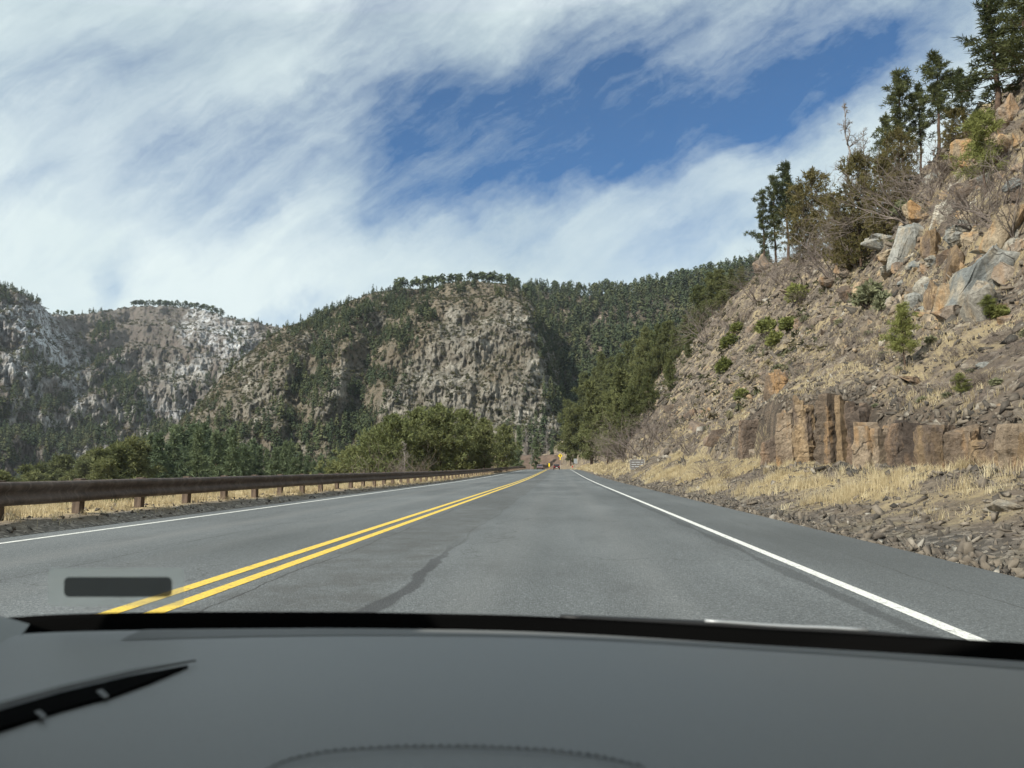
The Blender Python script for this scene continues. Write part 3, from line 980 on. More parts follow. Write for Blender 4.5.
def pine_meshes(seed, h, crown_base=0.3, rmax=0.18, nb=70, shape='pine', tk=14, tl=0.55, tw=0.10, tufts_per=6, trunk_r=0.012, gap=0.12, droop=0.05):
    """a conifer from trunk, limbs and needle tufts; returns (trunk V,F), (crown V,F)"""
    rs = np.random.default_rng(seed)
    segs = []
    n = 10
    bend = rs.normal(0, 0.012, (n + 1, 2)).cumsum(0) * h * 0.5
    tp = [np.array([bend[i, 0], bend[i, 1], h * i / n * 0.98 - (0.3 if i == 0 else 0)]) for i in range(n + 1)]
    for i in range(n):
        segs.append((tp[i], tp[i + 1], h * trunk_r * (1.15 - 1.05 * i / n), h * trunk_r * (1.15 - 1.05 * (i + 1) / n)))
    cen, outw = [], []
    ph = rs.uniform(0, 6.28)
    # a few holes in the crown
    holes = [(rs.uniform(0, 6.28), rs.uniform(crown_base, 1)) for _ in range(6)]
    for b in range(nb):
        f = (b + rs.random()) / nb
        zz = crown_base + (1 - crown_base) * f
        if shape == 'pine':
            prof = (0.35 + 0.65 * math.sin(PI * (0.18 + 0.82 * f) ** 0.9)) * (1 - 0.35 * f)
        elif shape == 'spire':
            prof = (1 - f) ** 0.8 + 0.05
        else:
            prof = math.sin(PI * min(1.0, 0.12 + 0.88 * f)) ** 0.55
        L = h * rmax * prof * (rs.uniform(0.25, 1.4) if shape == 'pine' else rs.uniform(0.5, 1.2))
        a = ph + b * 2.399 + rs.normal(0, 0.4)
        if any(abs((a - ha + PI) % (2 * PI) - PI) < 0.7 and abs(zz - hz) < gap for ha, hz in holes):
            L *= 0.35
        t = zz * n
        i = min(int(t), n - 1)
        p0 = tp[i] + (tp[i + 1] - tp[i]) * (t - i)
        up = rs.normal(0.12 if shape != 'spire' else -0.1, 0.15)
        d = np.array([math.cos(a), math.sin(a), up])
        p1 = p0 + d * L * 0.55 + np.array([0, 0, -droop * L])
        p2 = p0 + d * L + np.array([0, 0, (0.12 - droop) * L])
        r0 = h * trunk_r * 0.28 * (1 - 0.6 * f)
        segs += [(p0, p1, r0, r0 * 0.6), (p1, p2, r0 * 0.6, r0 * 0.25)]
        m = max(2, int(tufts_per * (0.4 + L / (h * rmax))))
        for q in range(m):
            s_ = (0.45 if shape == 'pine' else 0.25) + (0.55 if shape == 'pine' else 0.75) * (q + rs.random()) / m
            c = p0 + d * L * s_ + rs.normal(0, 0.13 * L + 0.02, 3) * np.array([1, 1, 0.6])
            cen.append(c)
            outw.append(d * 0.8)
    for q in range(6):
        cen.append(tp[n] + np.array([0, 0, -0.02 * h * q]) + rs.normal(0, 0.01 * h, 3))
        outw.append(np.array([0, 0, 0.9]))
    return tubes(segs, 5), tufts(rs, np.array(cen), np.array(outw), tk, tl, tw)


def bare_meshes(seed, h, spread=0.9, stems=6, depth=4, r=0.02, up=0.5, tree=False):
    rs = np.random.default_rng(seed)
    segs = []

    def grow(p, d, L, rad, k):
        n = 3
        q = p
        for i in range(n):
            d = d + rs.normal(0, 0.16, 3) + np.array([0, 0, 0.04])
            d = d / np.linalg.norm(d)
            e = q + d * L / n
            segs.append((q, e, rad * (1 - 0.18 * i), rad * (1 - 0.18 * (i + 1))))
            if k > 0 and i > 0:
                for _ in range(2 if rs.random() < 0.75 else 1):
                    dd = d + rs.normal(0, 0.55, 3)
                    grow(e, dd / np.linalg.norm(dd), L * rs.uniform(0.5, 0.75), rad * 0.5, k - 1)
            q = e
    if tree:
        top = np.array([rs.normal(0, 0.02) * h, rs.normal(0, 0.02) * h, h])
        pts = [np.array([0, 0, -0.2]) + (top - np.array([0, 0, -0.2])) * i / 8 + rs.normal(0, 0.008 * h, 3) * (i > 0) for i in range(9)]
        for i in range(8):
            segs.append((pts[i], pts[i + 1], r * (1.05 - i / 8), r * (1.05 - (i + 1) / 8)))
            if i >= 2:
                for _ in range(4):
                    a = rs.uniform(0, 6.28)
                    dd = np.array([math.cos(a), math.sin(a), rs.uniform(0.5, 1.5)])
                    grow(pts[i] + (pts[i + 1] - pts[i]) * rs.random(), dd / np.linalg.norm(dd), h * spread * (1.1 - i / 8) * rs.uniform(0.5, 1), r * 0.42, depth)
    else:
        for s_ in range(stems):
            a = rs.uniform(0, 6.28)
            d = np.array([math.cos(a) * spread, math.sin(a) * spread, up + rs.random()])
            grow(np.array([0.1 * math.cos(a), 0.1 * math.sin(a), -0.1]), d / np.linalg.norm(d), h * rs.uniform(0.45, 0.7), r, depth)
    return tubes(segs, 3)


def plant(name, parts, label=None, cat=None, group=None):
    root = empty(name)
    for pn, (V, Fc), m in parts:
        mesh_np(pn, V, Fc, m, root)
    tag(root, label, cat, group)
    note_kids(root)
    return root


class Stock:
    """keeps prototypes of one kind and hands out copies"""

    def __init__(s, protos):
        s.protos, s.used = protos, set()

    def put(s, i, loc, h=1.0, rz=None, label=None, cat=None, group=None, wide=1.0, name=None):
        p = s.protos[i % len(s.protos)]
        if p.name in s.used:
            o = copy_tree(p)
        else:
            o = p
            s.used.add(p.name)
        o.location = loc
        o.rotation_euler = (0, 0, random.uniform(0, 6.28) if rz is None else rz)
        o.scale = (h * wide, h * wide, h)
        for k in ('label', 'category', 'group'):
            if k in o:
                del o[k]
        tag(o, label, cat, group)
        return o

    def clean(s):
        for p in s.protos:
            if p.name not in s.used:
                for c in list(p.children):
                    bpy.data.objects.remove(c)
                bpy.data.objects.remove(p)


# prototypes are built 10 m (trees) or 1 m (shrubs) tall and scaled
def tree_proto(name, seed, mat, **kw):
    t, c = pine_meshes(seed, 10.0, **kw)
    return plant(name, [('trunk', t, MAT['bark']), ('crown', c, MAT[mat])])


PINE = Stock([tree_proto('pine_tree', 40 + i, 'needle_dark', crown_base=cb, rmax=rm, nb=58, tufts_per=7, tk=17, tl=0.36, tw=0.045, trunk_r=0.014, gap=0.14)
              for i, (cb, rm) in enumerate(((0.38, 0.16), (0.45, 0.15), (0.22, 0.2), (0.30, 0.17)))])
DENSE = Stock([tree_proto('juniper_tree', 60 + i, 'juniper', crown_base=0.06, rmax=rm, nb=90, shape='round', tufts_per=8, tk=13, tl=0.42, tw=0.065, trunk_r=0.014, gap=0.07)
               for i, rm in enumerate((0.30, 0.36, 0.33))])
SLOPE = Stock([tree_proto('pine_tree', 80 + i, 'needle_olive', crown_base=0.10, rmax=rm, nb=80, shape='pine', tufts_per=8, tk=14, tl=0.45, tw=0.075, gap=0.10)
               for i, rm in enumerate((0.24, 0.28, 0.22, 0.26))])
YOUNG = Stock([tree_proto('pine_tree', 95 + i, 'green', crown_base=0.28, rmax=0.27, nb=60, shape='pine', tufts_per=7, tk=15, tl=0.6, tw=0.06, trunk_r=0.014, gap=0.12)
               for i in range(2)])
VALLEY = Stock([tree_proto('conifer_tree', 100 + i, 'valley', crown_base=0.06, rmax=rm, nb=90, shape=sh, tufts_per=6, tk=13, tl=0.40, tw=0.075, gap=0.05)
                for i, (rm, sh) in enumerate(((0.15, 'spire'), (0.19, 'spire'), (0.16, 'pine'), (0.21, 'spire')))])
OAK = Stock([tree_proto('leafy_tree', 120 + i, 'oak', crown_base=0.08, rmax=rm, nb=110, shape='round', tufts_per=10, tk=13, tl=0.42, tw=0.09, trunk_r=0.012, gap=0.08)
             for i, rm in enumerate((0.40, 0.46, 0.36))])


def shrub_proto(name, seed, mat, n=150, k=14, flat=0.8, length=0.16, width=0.05):
    rs = np.random.default_rng(seed)
    d = rs.normal(size=(n, 3))
    d /= np.linalg.norm(d, axis=1)[:, None]
    d[:, 2] = np.abs(d[:, 2])
    lump = 0.75 + 0.35 * perlin(d[:, 0] * 1.7 + seed, d[:, 1] * 1.7, d[:, 2] * 1.7)
    c = d * lump[:, None] * rs.uniform(0.45, 1.0, n)[:, None] * np.array([0.5, 0.5, flat]) + np.array([0, 0, 0.10])
    crown = tufts(rs, c, d * 0.7, k, length, width)
    st = [(np.zeros(3) + np.array([0, 0, -0.1]), p, 0.022, 0.006) for p in c[:: max(1, n // 14)]]
    return plant(name, [('stem', tubes(st, 4), MAT['twig']), ('crown', crown, MAT[mat])])


GREEN = Stock([shrub_proto('green_shrub', 150 + i, 'green') for i in range(3)])
SAGE = Stock([shrub_proto('sage_shrub', 160 + i, 'sage', 90, 10) for i in range(3)])


def bare_proto(name, seed, mat, **kw):
    V, Fc = bare_meshes(seed, **kw)
    o = mesh_np(name, V, Fc, MAT[mat])
    KIDS[o.name] = []
    return o


BARE = Stock([bare_proto('bare_shrub', 170 + i, 'twig', h=1.0, spread=0.8, stems=17, depth=3, r=0.012) for i in range(4)])
SNAG = Stock([bare_proto('bare_tree', 180 + i, 'snag', h=10.0, spread=0.15, depth=3, r=0.16, tree=True) for i in range(2)])

# ------------------------------------------------------------------ rocks
def rock_mesh(name, seed, detail=3, pts=14, blocky=0.6, mat=None, rough=0.05):
    r = np.random.default_rng(seed)
    bm = bmesh.new()
    for _ in range(pts):
        d = r.normal(size=3)
        d /= np.linalg.norm(d)
        cube = d / np.max(np.abs(d))
        p = d * (1 - blocky) + cube * blocky
        p = p * 0.5 * r.uniform(0.82, 1.08)
        bm.verts.new(p)
    res = bmesh.ops.convex_hull(bm, input=bm.verts[:])
    bmesh.ops.delete(bm, geom=[v for v in bm.verts if not v.link_faces], context='VERTS')
    if detail:
        bmesh.ops.bevel(bm, geom=bm.edges[:], offset=0.035, segments=1, affect='EDGES', clamp_overlap=True)
        bmesh.ops.triangulate(bm, faces=bm.faces[:])
        bmesh.ops.subdivide_edges(bm, edges=bm.edges[:], cuts=detail, use_grid_fill=True)
        co = np.array([v.co[:] for v in bm.verts])
        n = fbm(co[:, 0] * 3 + seed, co[:, 1] * 3, co[:, 2] * 3, 4)
        n2 = np.round(fbm(co[:, 0] * 2.2 + seed * 2, co[:, 1] * 2.2, co[:, 2] * 4, 2) * 3) / 3
        L = np.linalg.norm(co, axis=1)[:, None]
        co = co + co / L * (rough * n + rough * 0.8 * n2)[:, None]
        for v, c in zip(bm.verts, co):
            v.co = c
    me = bpy.data.meshes.new(name)
    bmesh.ops.recalc_face_normals(bm, faces=bm.faces)
    bm.to_mesh(me)
    bm.free()
    if mat:
        me.materials.append(mat)
    return me


ROCKM = {}
for i, (mname, key) in enumerate((('boulder_grey', 'grey'), ('boulder_tan', 'tan'), ('boulder_brown', 'brown'), ('boulder_pale', 'pale'), ('basalt_orange', 'orange'), ('basalt_dark', 'dark'))):
    ROCKM[key] = [rock_mesh('boulder', 200 + i * 10 + q, 3, 12 + q, (0.8, 0.65, 0.9, 0.7)[q], MAT[mname], 0.085) for q in range(4)]


def boulder(key, q, loc, size, rot, label, group=None):
    o = mesh_obj('boulder', ROCKM[key][q % 4])
    o.location = loc
    o.scale = size
    o.rotation_euler = rot
    tag(o, label, 'boulder', group)
    return o


def low_rock(seed):
    me = rock_mesh('t', seed, 0, 7, 0.8)
    bm = bmesh.new()
    bm.from_mesh(me)
    bmesh.ops.triangulate(bm, faces=bm.faces[:])
    V = np.array([v.co[:] for v in bm.verts])
    Fc = np.array([[v.index for v in f.verts] for f in bm.faces])
    bm.free()
    bpy.data.meshes.remove(me)
    return V, Fc


LOW = [low_rock(300 + i) for i in range(10)]


def scree_mesh(name, P, S, rs, mat, tint=None):
    Vs, Fs, Ts, b = [], [], [], 0
    for q in range(len(P)):
        V, Fc = LOW[q % len(LOW)]
        e = Matrix(np.linalg.qr(rs.normal(size=(3, 3)))[0].tolist())
        R = np.array(e)
        s_ = S[q] * np.array([rs.uniform(0.8, 1.9), rs.uniform(0.6, 1.2), rs.uniform(0.3, 0.7)])
        Vs.append((V * s_) @ R.T + P[q])
        Fs.append(Fc + b)
        Ts.append(np.full(len(V), np.clip(rs.normal(0.45, 0.26), 0, 1)))
        b += len(V)
    return mesh_np(name, np.concatenate(Vs), np.concatenate(Fs), mat, attrs={'tint': np.concatenate(Ts)})

# ================================================================== PLACING
rs = np.random.default_rng(21)

# ---- loose stones on the hillside (uncountable)
n = 40000
Y = 10 + 115 * rs.random(n) ** 1.5
X = 11.8 + 32 * rs.random(n) ** 1.3
clump = fbm(X * 0.12, Y * 0.12, 3.7, 4) + rs.normal(0, 0.25, n)
k = clump > -0.12
X, Y = X[k], Y[k]
S = 0.07 + 0.42 * rs.random(len(X)) ** 6 + 0.0016 * Y
P = np.stack([X, Y, hill_z(X, Y) + 0.02], -1)
o = scree_mesh('scree_rubble', P, S, rs, MAT['scree'])
tag(o, 'loose brown and grey stones strewn over the right-hand hillside', 'rubble', kind='stuff')
n = 9000
Y = 32 + 85 * rs.random(n)
X = 15 + 26 * rs.random(n)
cxs = np.interp(Y, RT[:, 0], RT[:, 3])
k = (X > cxs - 1.5) & (X < cxs + 20)
X, Y = X[k], Y[k]
P = np.stack([X, Y, hill_z(X, Y) + 0.05], -1)
o = scree_mesh('crag_rubble', P, 0.12 + 0.75 * rs.random(len(X)) ** 3.5, rs, MAT['crag_stone'])
tag(o, 'broken tan and brown stones packed between the boulders of the crag', 'rubble', kind='stuff')
n = 2600
Y = 16 + 44 * rs.random(n)
X = np.where(rs.random(n) < 0.45, rs.normal(10.2, 0.35, n), rs.normal(12.1, 0.5, n))
P = np.stack([X, Y, hill_z(X, Y) + 0.03], -1)
o = scree_mesh('cliff_rubble', P, 0.07 + 0.4 * rs.random(n) ** 4, rs, MAT['scree'])
tag(o, 'broken stones at the feet and on the tops of the rock columns', 'rubble', kind='stuff')
# ---- bigger rubble far along the slope
n = 5500
Y = 62 + 170 * rs.random(n)
X = 9.5 + 34 * rs.random(n) ** 1.2
S = 0.2 + 1.0 * rs.random(n) ** 5 + 0.0015 * Y
XW = X + road_x(Y) * 0.55
P = np.stack([XW, Y, hill_z(XW, Y) + 0.0], -1)
o = scree_mesh('scree_rubble', P, S, rs, MAT['scree'])
tag(o, 'blocky rubble on the steep slope farther along the road', 'rubble', kind='stuff')
# ---- stones along the right pavement edge and on the bank
n = 15000
Y = 8 + 110 * rs.random(n) ** 1.7
X = 5.15 + 5.5 * rs.random(n) ** 1.7
S = 0.03 + 0.24 * rs.random(n) ** 7 + 0.001 * Y
P = np.stack([X, Y, hill_z(X, Y) + 0.01], -1)
o = scree_mesh('roadside_rubble', P, S, rs, MAT['scree'])
tag(o, 'grey stones scattered along the right pavement edge', 'rubble', kind='stuff')
n = 5000
Y = 5 + 70 * rs.random(n) ** 1.5
X = -9.6 - 2.6 * rs.random(n)
S = 0.025 + 0.10 * rs.random(n) ** 4
P = np.stack([X, Y, left_z(X, Y) + 0.01], -1)
o = scree_mesh('verge_gravel', P, S, rs, MAT['scree'])
tag(o, 'pale gravel and stones on the verge below the guardrail', 'gravel', kind='stuff')


# ---- dry grass
def blades(X, Y, Z, H, W, lean, tint):
    n = len(X)
    a = rs.uniform(0, 2 * PI, n)
    b = rs.uniform(0, 2 * PI, n)
    dx, dy = np.cos(b) * lean * H, np.sin(b) * lean * H
    base = np.stack([X, Y, Z - 0.02], -1)
    s_ = np.stack([np.cos(a) * W, np.sin(a) * W, np.zeros(n)], -1)
    mid = base + np.stack([dx * 0.35, dy * 0.35, H * 0.6], -1)
    tip = base + np.stack([dx, dy, H], -1)
    V = np.stack([base - s_, base + s_, mid + s_ * 0.8, mid - s_ * 0.8, tip], 1).reshape(-1, 3)
    i = np.arange(n) * 5
    Fc = np.concatenate([np.stack([i, i + 1, i + 2], -1), np.stack([i, i + 2, i + 3], -1), np.stack([i + 3, i + 2, i + 4], -1)])
    return V, Fc, np.repeat(tint, 5)


def tuft_field(name, cx, cy, zf, per, rad, h, w, label):
    n = len(cx)
    r_ = np.abs(rs.normal(0, 1, n * per)) * np.repeat(rad, per)
    a = rs.uniform(0, 6.283, n * per)
    X = np.repeat(cx, per) + r_ * np.cos(a)
    Y = np.repeat(cy, per) + r_ * np.sin(a)
    H = np.repeat(h, per) * rs.uniform(0.45, 1.15, n * per)
    t = np.clip(np.repeat(rs.normal(0.5, 0.2, n), per) + rs.normal(0, 0.15, n * per), 0, 1)
    V, Fc, T = blades(X, Y, zf(X, Y), H, w * (0.6 + 0.02 * Y), np.abs(rs.normal(0.35, 0.3, n * per)), t)
    o = mesh_np(name, V, Fc, MAT['dry_grass'], attrs={'tint': T})
    return tag(o, label, 'grass', kind='stuff')


n = 7000
Y = 12 + 62 * rs.random(n) ** 1.25
X = 6.2 + 5.0 * rs.random(n)
den = sstep(6.2, 8.0, X + 0.7 * fbm(X * 0.4, Y * 0.3, 0.4, 3)) * np.clip(0.22 + 3.2 * fbm(X * 0.42, Y * 0.34, 8.8, 3), 0.02, 1) * (1 - 0.35 * (1 - sstep(20, 29, Y))) * sstep(13, 24, Y + 3 * fbm(X * .3, Y * .2, 5.5, 2))
k = rs.random(n) < den
X, Y = X[k], Y[k]
tuft_field('dry_grass', X, Y, hill_z, 44, rs.uniform(0.10, 0.28, len(X)), 0.10 + 0.42 * np.clip(0.5 + fbm(X * 0.5, Y * 0.5, 3.3, 3), 0, 1) * rs.uniform(0.5, 1.1, len(X)), 0.0042, 'straw coloured dry grass on the bank below the rock columns')
n = 6500
Y = 14 + 90 * rs.random(n) ** 1.3
X = 12.2 + 20 * rs.random(n) ** 1.4
k = fbm(X * 0.11, Y * 0.11, 6.1, 3) + rs.normal(0, 0.2, n) > 0.02
X, Y = X[k], Y[k]
tuft_field('dry_grass', X, Y, hill_z, 26, rs.uniform(0.10, 0.28, len(X)), rs.uniform(0.12, 0.34, len(X)), 0.006, 'dry grass tufts among stones on the upper slope')
n = 3600
Y = 6 + 110 * rs.random(n) ** 1.3
X = -9.85 - 4.1 * rs.random(n)
k = rs.random(n) < np.clip(0.22 + 0.35 * sstep(-10.3, -10.9, X) + sstep(-10.8, -11.8, X) * 0.8, 0, 1)
X, Y = X[k], Y[k]
tuft_field('dry_grass', X, Y, left_z, 30, rs.uniform(0.06, 0.2, len(X)), rs.uniform(0.10, 0.30, len(X)), 0.005, 'pale dry grass behind and under the steel guardrail')
n = 900
Y = 85 + 180 * rs.random(n)
X = 6.2 + 4.5 * rs.random(n) + road_x(Y)
tuft_field('dry_grass', X, Y, hill_z, 16, rs.uniform(0.15, 0.4, n), rs.uniform(0.2, 0.6, n), 0.012, 'dry grass strip along the far right roadside')

# ---- rock columns of the road cut: (px left, px right, py top, py bottom, depth offset, material, label)
COLS = [
    (762, 773, 373, 408, 3.0, 'basalt', 'small squat brown rock column standing above the road-cut, left one of a pair'),
    (774, 785, 370, 408, 3.0, 'basalt', 'small squat brown rock column standing above the road-cut, right one of a pair'),
    (736, 757, 417, 453, 0.3, 'basalt_dark', 'dark craggy rock at the far end of the road-cut'),
    (754, 776, 436, 471, -0.3, 'basalt_dark', 'dark low block leaning in the grass below the rounded buff rock'),
    (769, 791, 408, 462, 0.2, 'basalt', 'rounded buff rock just left of the tall orange-sided column'),
    (790, 809, 399, 463, 0.0, 'basalt_orange', 'tall orange-sided rock column left of the broad flat-faced column'),
    (812, 837, 393, 466, -0.1, 'basalt', 'tallest broad flat-faced brown rock column of the road-cut'),
    (836, 846, 395, 462, 0.35, 'basalt_orange', 'thin tan sliver of rock wedged right of the tallest column'),
    (845, 862, 402, 460, 0.3, 'basalt_dark', 'dark broken rock column with a stepped top right of the tallest column'),
    (851, 870, 421, 476, -0.25, 'basalt', 'brown rock column in front of the stepped dark one'),
    (869, 882, 425, 467, 0.0, 'basalt', 'narrow cracked brown rock column left of the square dark block'),
    (881, 907, 420, 462, 0.05, 'basalt_dark', 'square dark brown rock block with a smooth face'),
    (906, 915, 422, 458, 0.5, 'basalt_dark', 'recessed narrow dark rock between the square block and the orange column'),
    (913, 935, 420, 475, 0.0, 'basalt_orange', 'orange rock column with a flat top right of the square dark block'),
    (933, 967, 425, 467, -0.1, 'basalt', 'widest brown rock block with a dark right corner'),
    (966, 989, 438, 463, 0.3, 'basalt_orange', 'low orange rock block right of the widest block'),
    (988, 1018, 427, 455, 0.1, 'basalt', 'brown cubical rock block near the right end of the road-cut'),
    (1017, 1046, 430, 462, 0.1, 'basalt_orange', 'last brown rock block at the right edge of the road-cut'),
]


def column(pl, pr, pt, pb, off, mat, label, idx):
    r = np.random.default_rng(500 + idx)
    pc = (pl + pr) / 2
    Xf = 10.7 + off + r.uniform(-0.2, 0.2)
    d = ray(pc, 468)
    Yc = Xf * d[1] / d[0]
    w = (pr - pl) / F * Yc * 1.06
    zt = EYE[2] + (468 - pt) / F * Yc - 0.12 * (pb - pt) / F * Yc
    zb = min(EYE[2] + (468 - pb) / F * Yc - 0.25, float(hill_z(Xf - 0.3, Yc)) - 0.2)
    h = zt - zb
    # front face looks half towards the road and half towards the oncoming traffic
    npt = r.integers(5, 7)
    ang = np.sort(r.uniform(0, 2 * PI, npt) * 0.15 + np.arange(npt) * 2 * PI / npt)
    nz = max(10, int(h / 0.085))
    bm = bmesh.new()
    per = []
    segs_ = 12
    for i in range(npt):
        a0, a1 = ang[i], ang[(i + 1) % npt]
        p0 = np.array([math.cos(a0), math.sin(a0)])
        p1 = np.array([math.cos(a1), math.sin(a1)])
        for q in range(segs_):
            per.append(p0 + (p1 - p0) * (q / segs_))
    per = np.array(per)
    per[:, 0] *= max(w * 0.53, 0.6)
    per[:, 1] *= w * 0.51
    N = len(per)
    lean = r.normal(0, 0.02, 2)
    shelf = r.uniform(0.55, 0.85)
    vs = []
    for j in range(nz + 1):
        f = j / nz
        ring = []
        tap = 1.06 - 0.10 * f - (0.10 if f > shelf and idx % 3 == 0 else 0.0)
        if j == nz:
            tap *= 0.93
        z = zb + h * f
        nn = fbm(per[:, 0] * 1.6 + idx, per[:, 1] * 1.6, z * 0.9 + idx * 3, 4)
        blk = np.round(fbm(per[:, 0] * 1.1 + idx * 2, per[:, 1] * 1.1, z * 1.3 + idx, 2) * 3) / 3
        n2_ = fbm(per[:, 0] * 4.5 + idx, per[:, 1] * 4.5, z * 4.0 + idx, 3)
        ledge = 0.055 * round(1.6 * float(perlin(idx * 3.1, z * 1.4, 0.7)))
        m = tap * (1 + 0.10 * nn + 0.15 * blk + 0.085 * n2_ + ledge)
        for q in range(N):
            zz = z + (0.20 * h * round(2.5 * float(perlin(per[q, 0] * 1.3 + idx, per[q, 1] * 1.3, idx * 1.7))) / 2.5 if j >= nz - 1 else 0)
            ring.append(bm.verts.new((per[q, 0] * m[q] + lean[0] * z, per[q, 1] * m[q] + lean[1] * z, zz - zb)))
        vs.append(ring)
    for j in range(nz):
        for q in range(N):
            bm.faces.new((vs[j][q], vs[j][(q + 1) % N], vs[j + 1][(q + 1) % N], vs[j + 1][q]))
    top = bm.verts.new((lean[0] * zt, lean[1] * zt, h * 0.985 + 0.05 * r.random()))
    for q in range(N):
        bm.faces.new((vs[nz][q], vs[nz][(q + 1) % N], top))
    me = bpy.data.meshes.new('rock_column')
    bmesh.ops.recalc_face_normals(bm, faces=bm.faces)
    bm.to_mesh(me)
    bm.free()
    me.materials.append(MAT[mat])
    o = mesh_obj('rock_column', me)
    o.location = (Xf + 0.35, Yc, zb)
    o.rotation_euler = (0, 0, r.uniform(-0.5, 0.5))
    tag(o, label, 'rock column', 'rock columns of the road-cut')


for i, c in enumerate(COLS):
    column(*c, i)

# ---- named boulders: (px, py of centre, px width, px height, kind, yaw, tilt, label)
BL = [
    (985, 281, 52, 84, 'grey', 0.4, 0.45, 'huge blue-grey boulder with a smooth slanting face, biggest on the crag'),
    (983, 308, 34, 52, 'pale', 0.2, 0.2, 'pale cream rock leaning under the huge blue-grey boulder'),
    (914, 243, 27, 44, 'grey', 0.9, 0.6, 'slanting grey slab left of the orange blocks on the crag'),
    (943, 214, 16, 34, 'pale', 0.3, 0.5, 'narrow whitish rock above the orange blocks'),
    (924, 208, 26, 28, 'tan', 0.1, 0.1, 'rounded tan boulder above the slanting grey slab'),
    (938, 244, 22, 32, 'orange', 0.5, 0.1, 'upright orange block in the middle of the crag'),
    (955, 264, 26, 40, 'orange', 0.9, 0.2, 'orange-brown wedge beside the huge blue-grey boulder'),
    (968, 232, 32, 22, 'grey', 0.2, 0.2, 'flat grey boulder above the huge blue-grey boulder'),
    (885, 241, 34, 15, 'grey', 0.1, 0.5, 'long grey slab sticking out below the olive trees'),
    (898, 258, 34, 16, 'tan', 0.6, 0.3, 'tan slab under the long grey slab'),
    (950, 303, 20, 44, 'tan', 0.2, 0.05, 'tall tan block, right one of two upright blocks'),
    (936, 298, 16, 40, 'orange', 0.7, 0.1, 'tall rusty block, left one of two upright blocks'),
    (953, 316, 26, 26, 'brown', 0.3, 0.1, 'brown block under the two upright tan blocks'),
    (924, 288, 18, 22, 'pale', 0.3, 0.4, 'small pale block left of the upright rusty block'),
    (918, 302, 18, 20, 'grey', 0.9, 0.3, 'small grey block low on the crag left of the upright blocks'),
    (849, 293, 15, 16, 'dark', 0.2, 0.05, 'dark cubical rock left of the sage shrubs'),
    (862, 290, 12, 20, 'orange', 0.2, 0.1, 'small orange rock beside the dark cubical rock'),
    (1013, 112, 26, 40, 'brown', 0.5, 0.1, 'brown rounded boulder on the skyline at the right edge'),
    (1004, 150, 26, 30, 'orange', 0.3, 0.2, 'orange boulder below the skyline boulder at the right edge'),
    (968, 152, 24, 26, 'tan', 0.1, 0.2, 'tan boulder at the foot of the big skyline pines'),
    (952, 166, 20, 24, 'brown', 0.6, 0.2, 'brown boulder beneath the tan boulder at the foot of the skyline pines'),
    (933, 178, 18, 16, 'grey', 0.6, 0.2, 'grey boulder at the upper edge of the crag beside bare shrubs'),
    (1014, 226, 30, 46, 'tan', 0.3, 0.3, 'tan boulder beside the bare shrub at the right edge of the crag'),
    (1010, 268, 24, 34, 'brown', 0.4, 0.3, 'brown boulder right of the huge blue-grey boulder'),
    (993, 246, 24, 14, 'pale', 0.4, 0.2, 'pale flat rock capping the huge blue-grey boulder'),
    (765, 264, 17, 22, 'brown', 0.3, 0.1, 'reddish-brown knob of rock under the three tall pines'),
    (828, 281, 24, 12, 'brown', 0.2, 0.3, 'brown ledge of rock under the bare shrubs below the juniper'),
    (846, 270, 20, 16, 'brown', 0.7, 0.3, 'brown ledge block under the olive junipers'),
    (795, 293, 20, 12, 'brown', 0.5, 0.2, 'brown block on the slope below the three tall pines'),
    (1008, 508, 34, 15, 'pale', 0.5, 0.25, 'pale flat slab lying on the roadside rubble'),
    (718, 438, 18, 18, 'dark', 0.5, 0.2, 'dark rock at the left end of the yellow grass bank'),
    (700, 424, 16, 14, 'brown', 0.5, 0.2, 'brown rock low on the far slope above the bare bank'),
    (915, 380, 22, 9, 'brown', 0.2, 0.3, 'flat brown rock on the slope beside the small pine'),
    (985, 365, 16, 10, 'grey', 0.4, 0.3, 'small grey rock high on the slope above the widest block'),
]
for i, (px, py, w, h, key, yaw, tilt, label) in enumerate(BL):
    P = hit(px, py + h * 0.12)
    dep = (P - EYE) @ FWD
    s_ = dep / F
    boulder(key, i, tuple(P + np.array([-0.1 * w * s_, 0.0, 0.0])), (w * s_ * 1.25, w * s_ * 1.1, h * s_ * 1.2), (tilt * 0.6, tilt * 0.5, yaw), label)

# ---- the rest of the crag: angular blocks in rows of the same few kinds
kinds = ['tan', 'brown', 'orange', 'grey', 'brown', 'tan', 'dark', 'pale']
words = {'tan': 'tan', 'brown': 'brown', 'orange': 'rusty orange', 'grey': 'grey', 'dark': 'dark', 'pale': 'pale'}
cnt = 0
r2 = np.random.default_rng(77)
crag = [(850, 290), (880, 235), (940, 165), (985, 110), (1040, 90), (1040, 330), (960, 322), (905, 318)]


def inside(px, py, poly):
    c = False
    j = len(poly) - 1
    for i in range(len(poly)):
        (xi, yi), (xj, yj) = poly[i], poly[j]
        if (yi > py) != (yj > py) and px < (xj - xi) * (py - yi) / (yj - yi) + xi:
            c = not c
        j = i
    return c


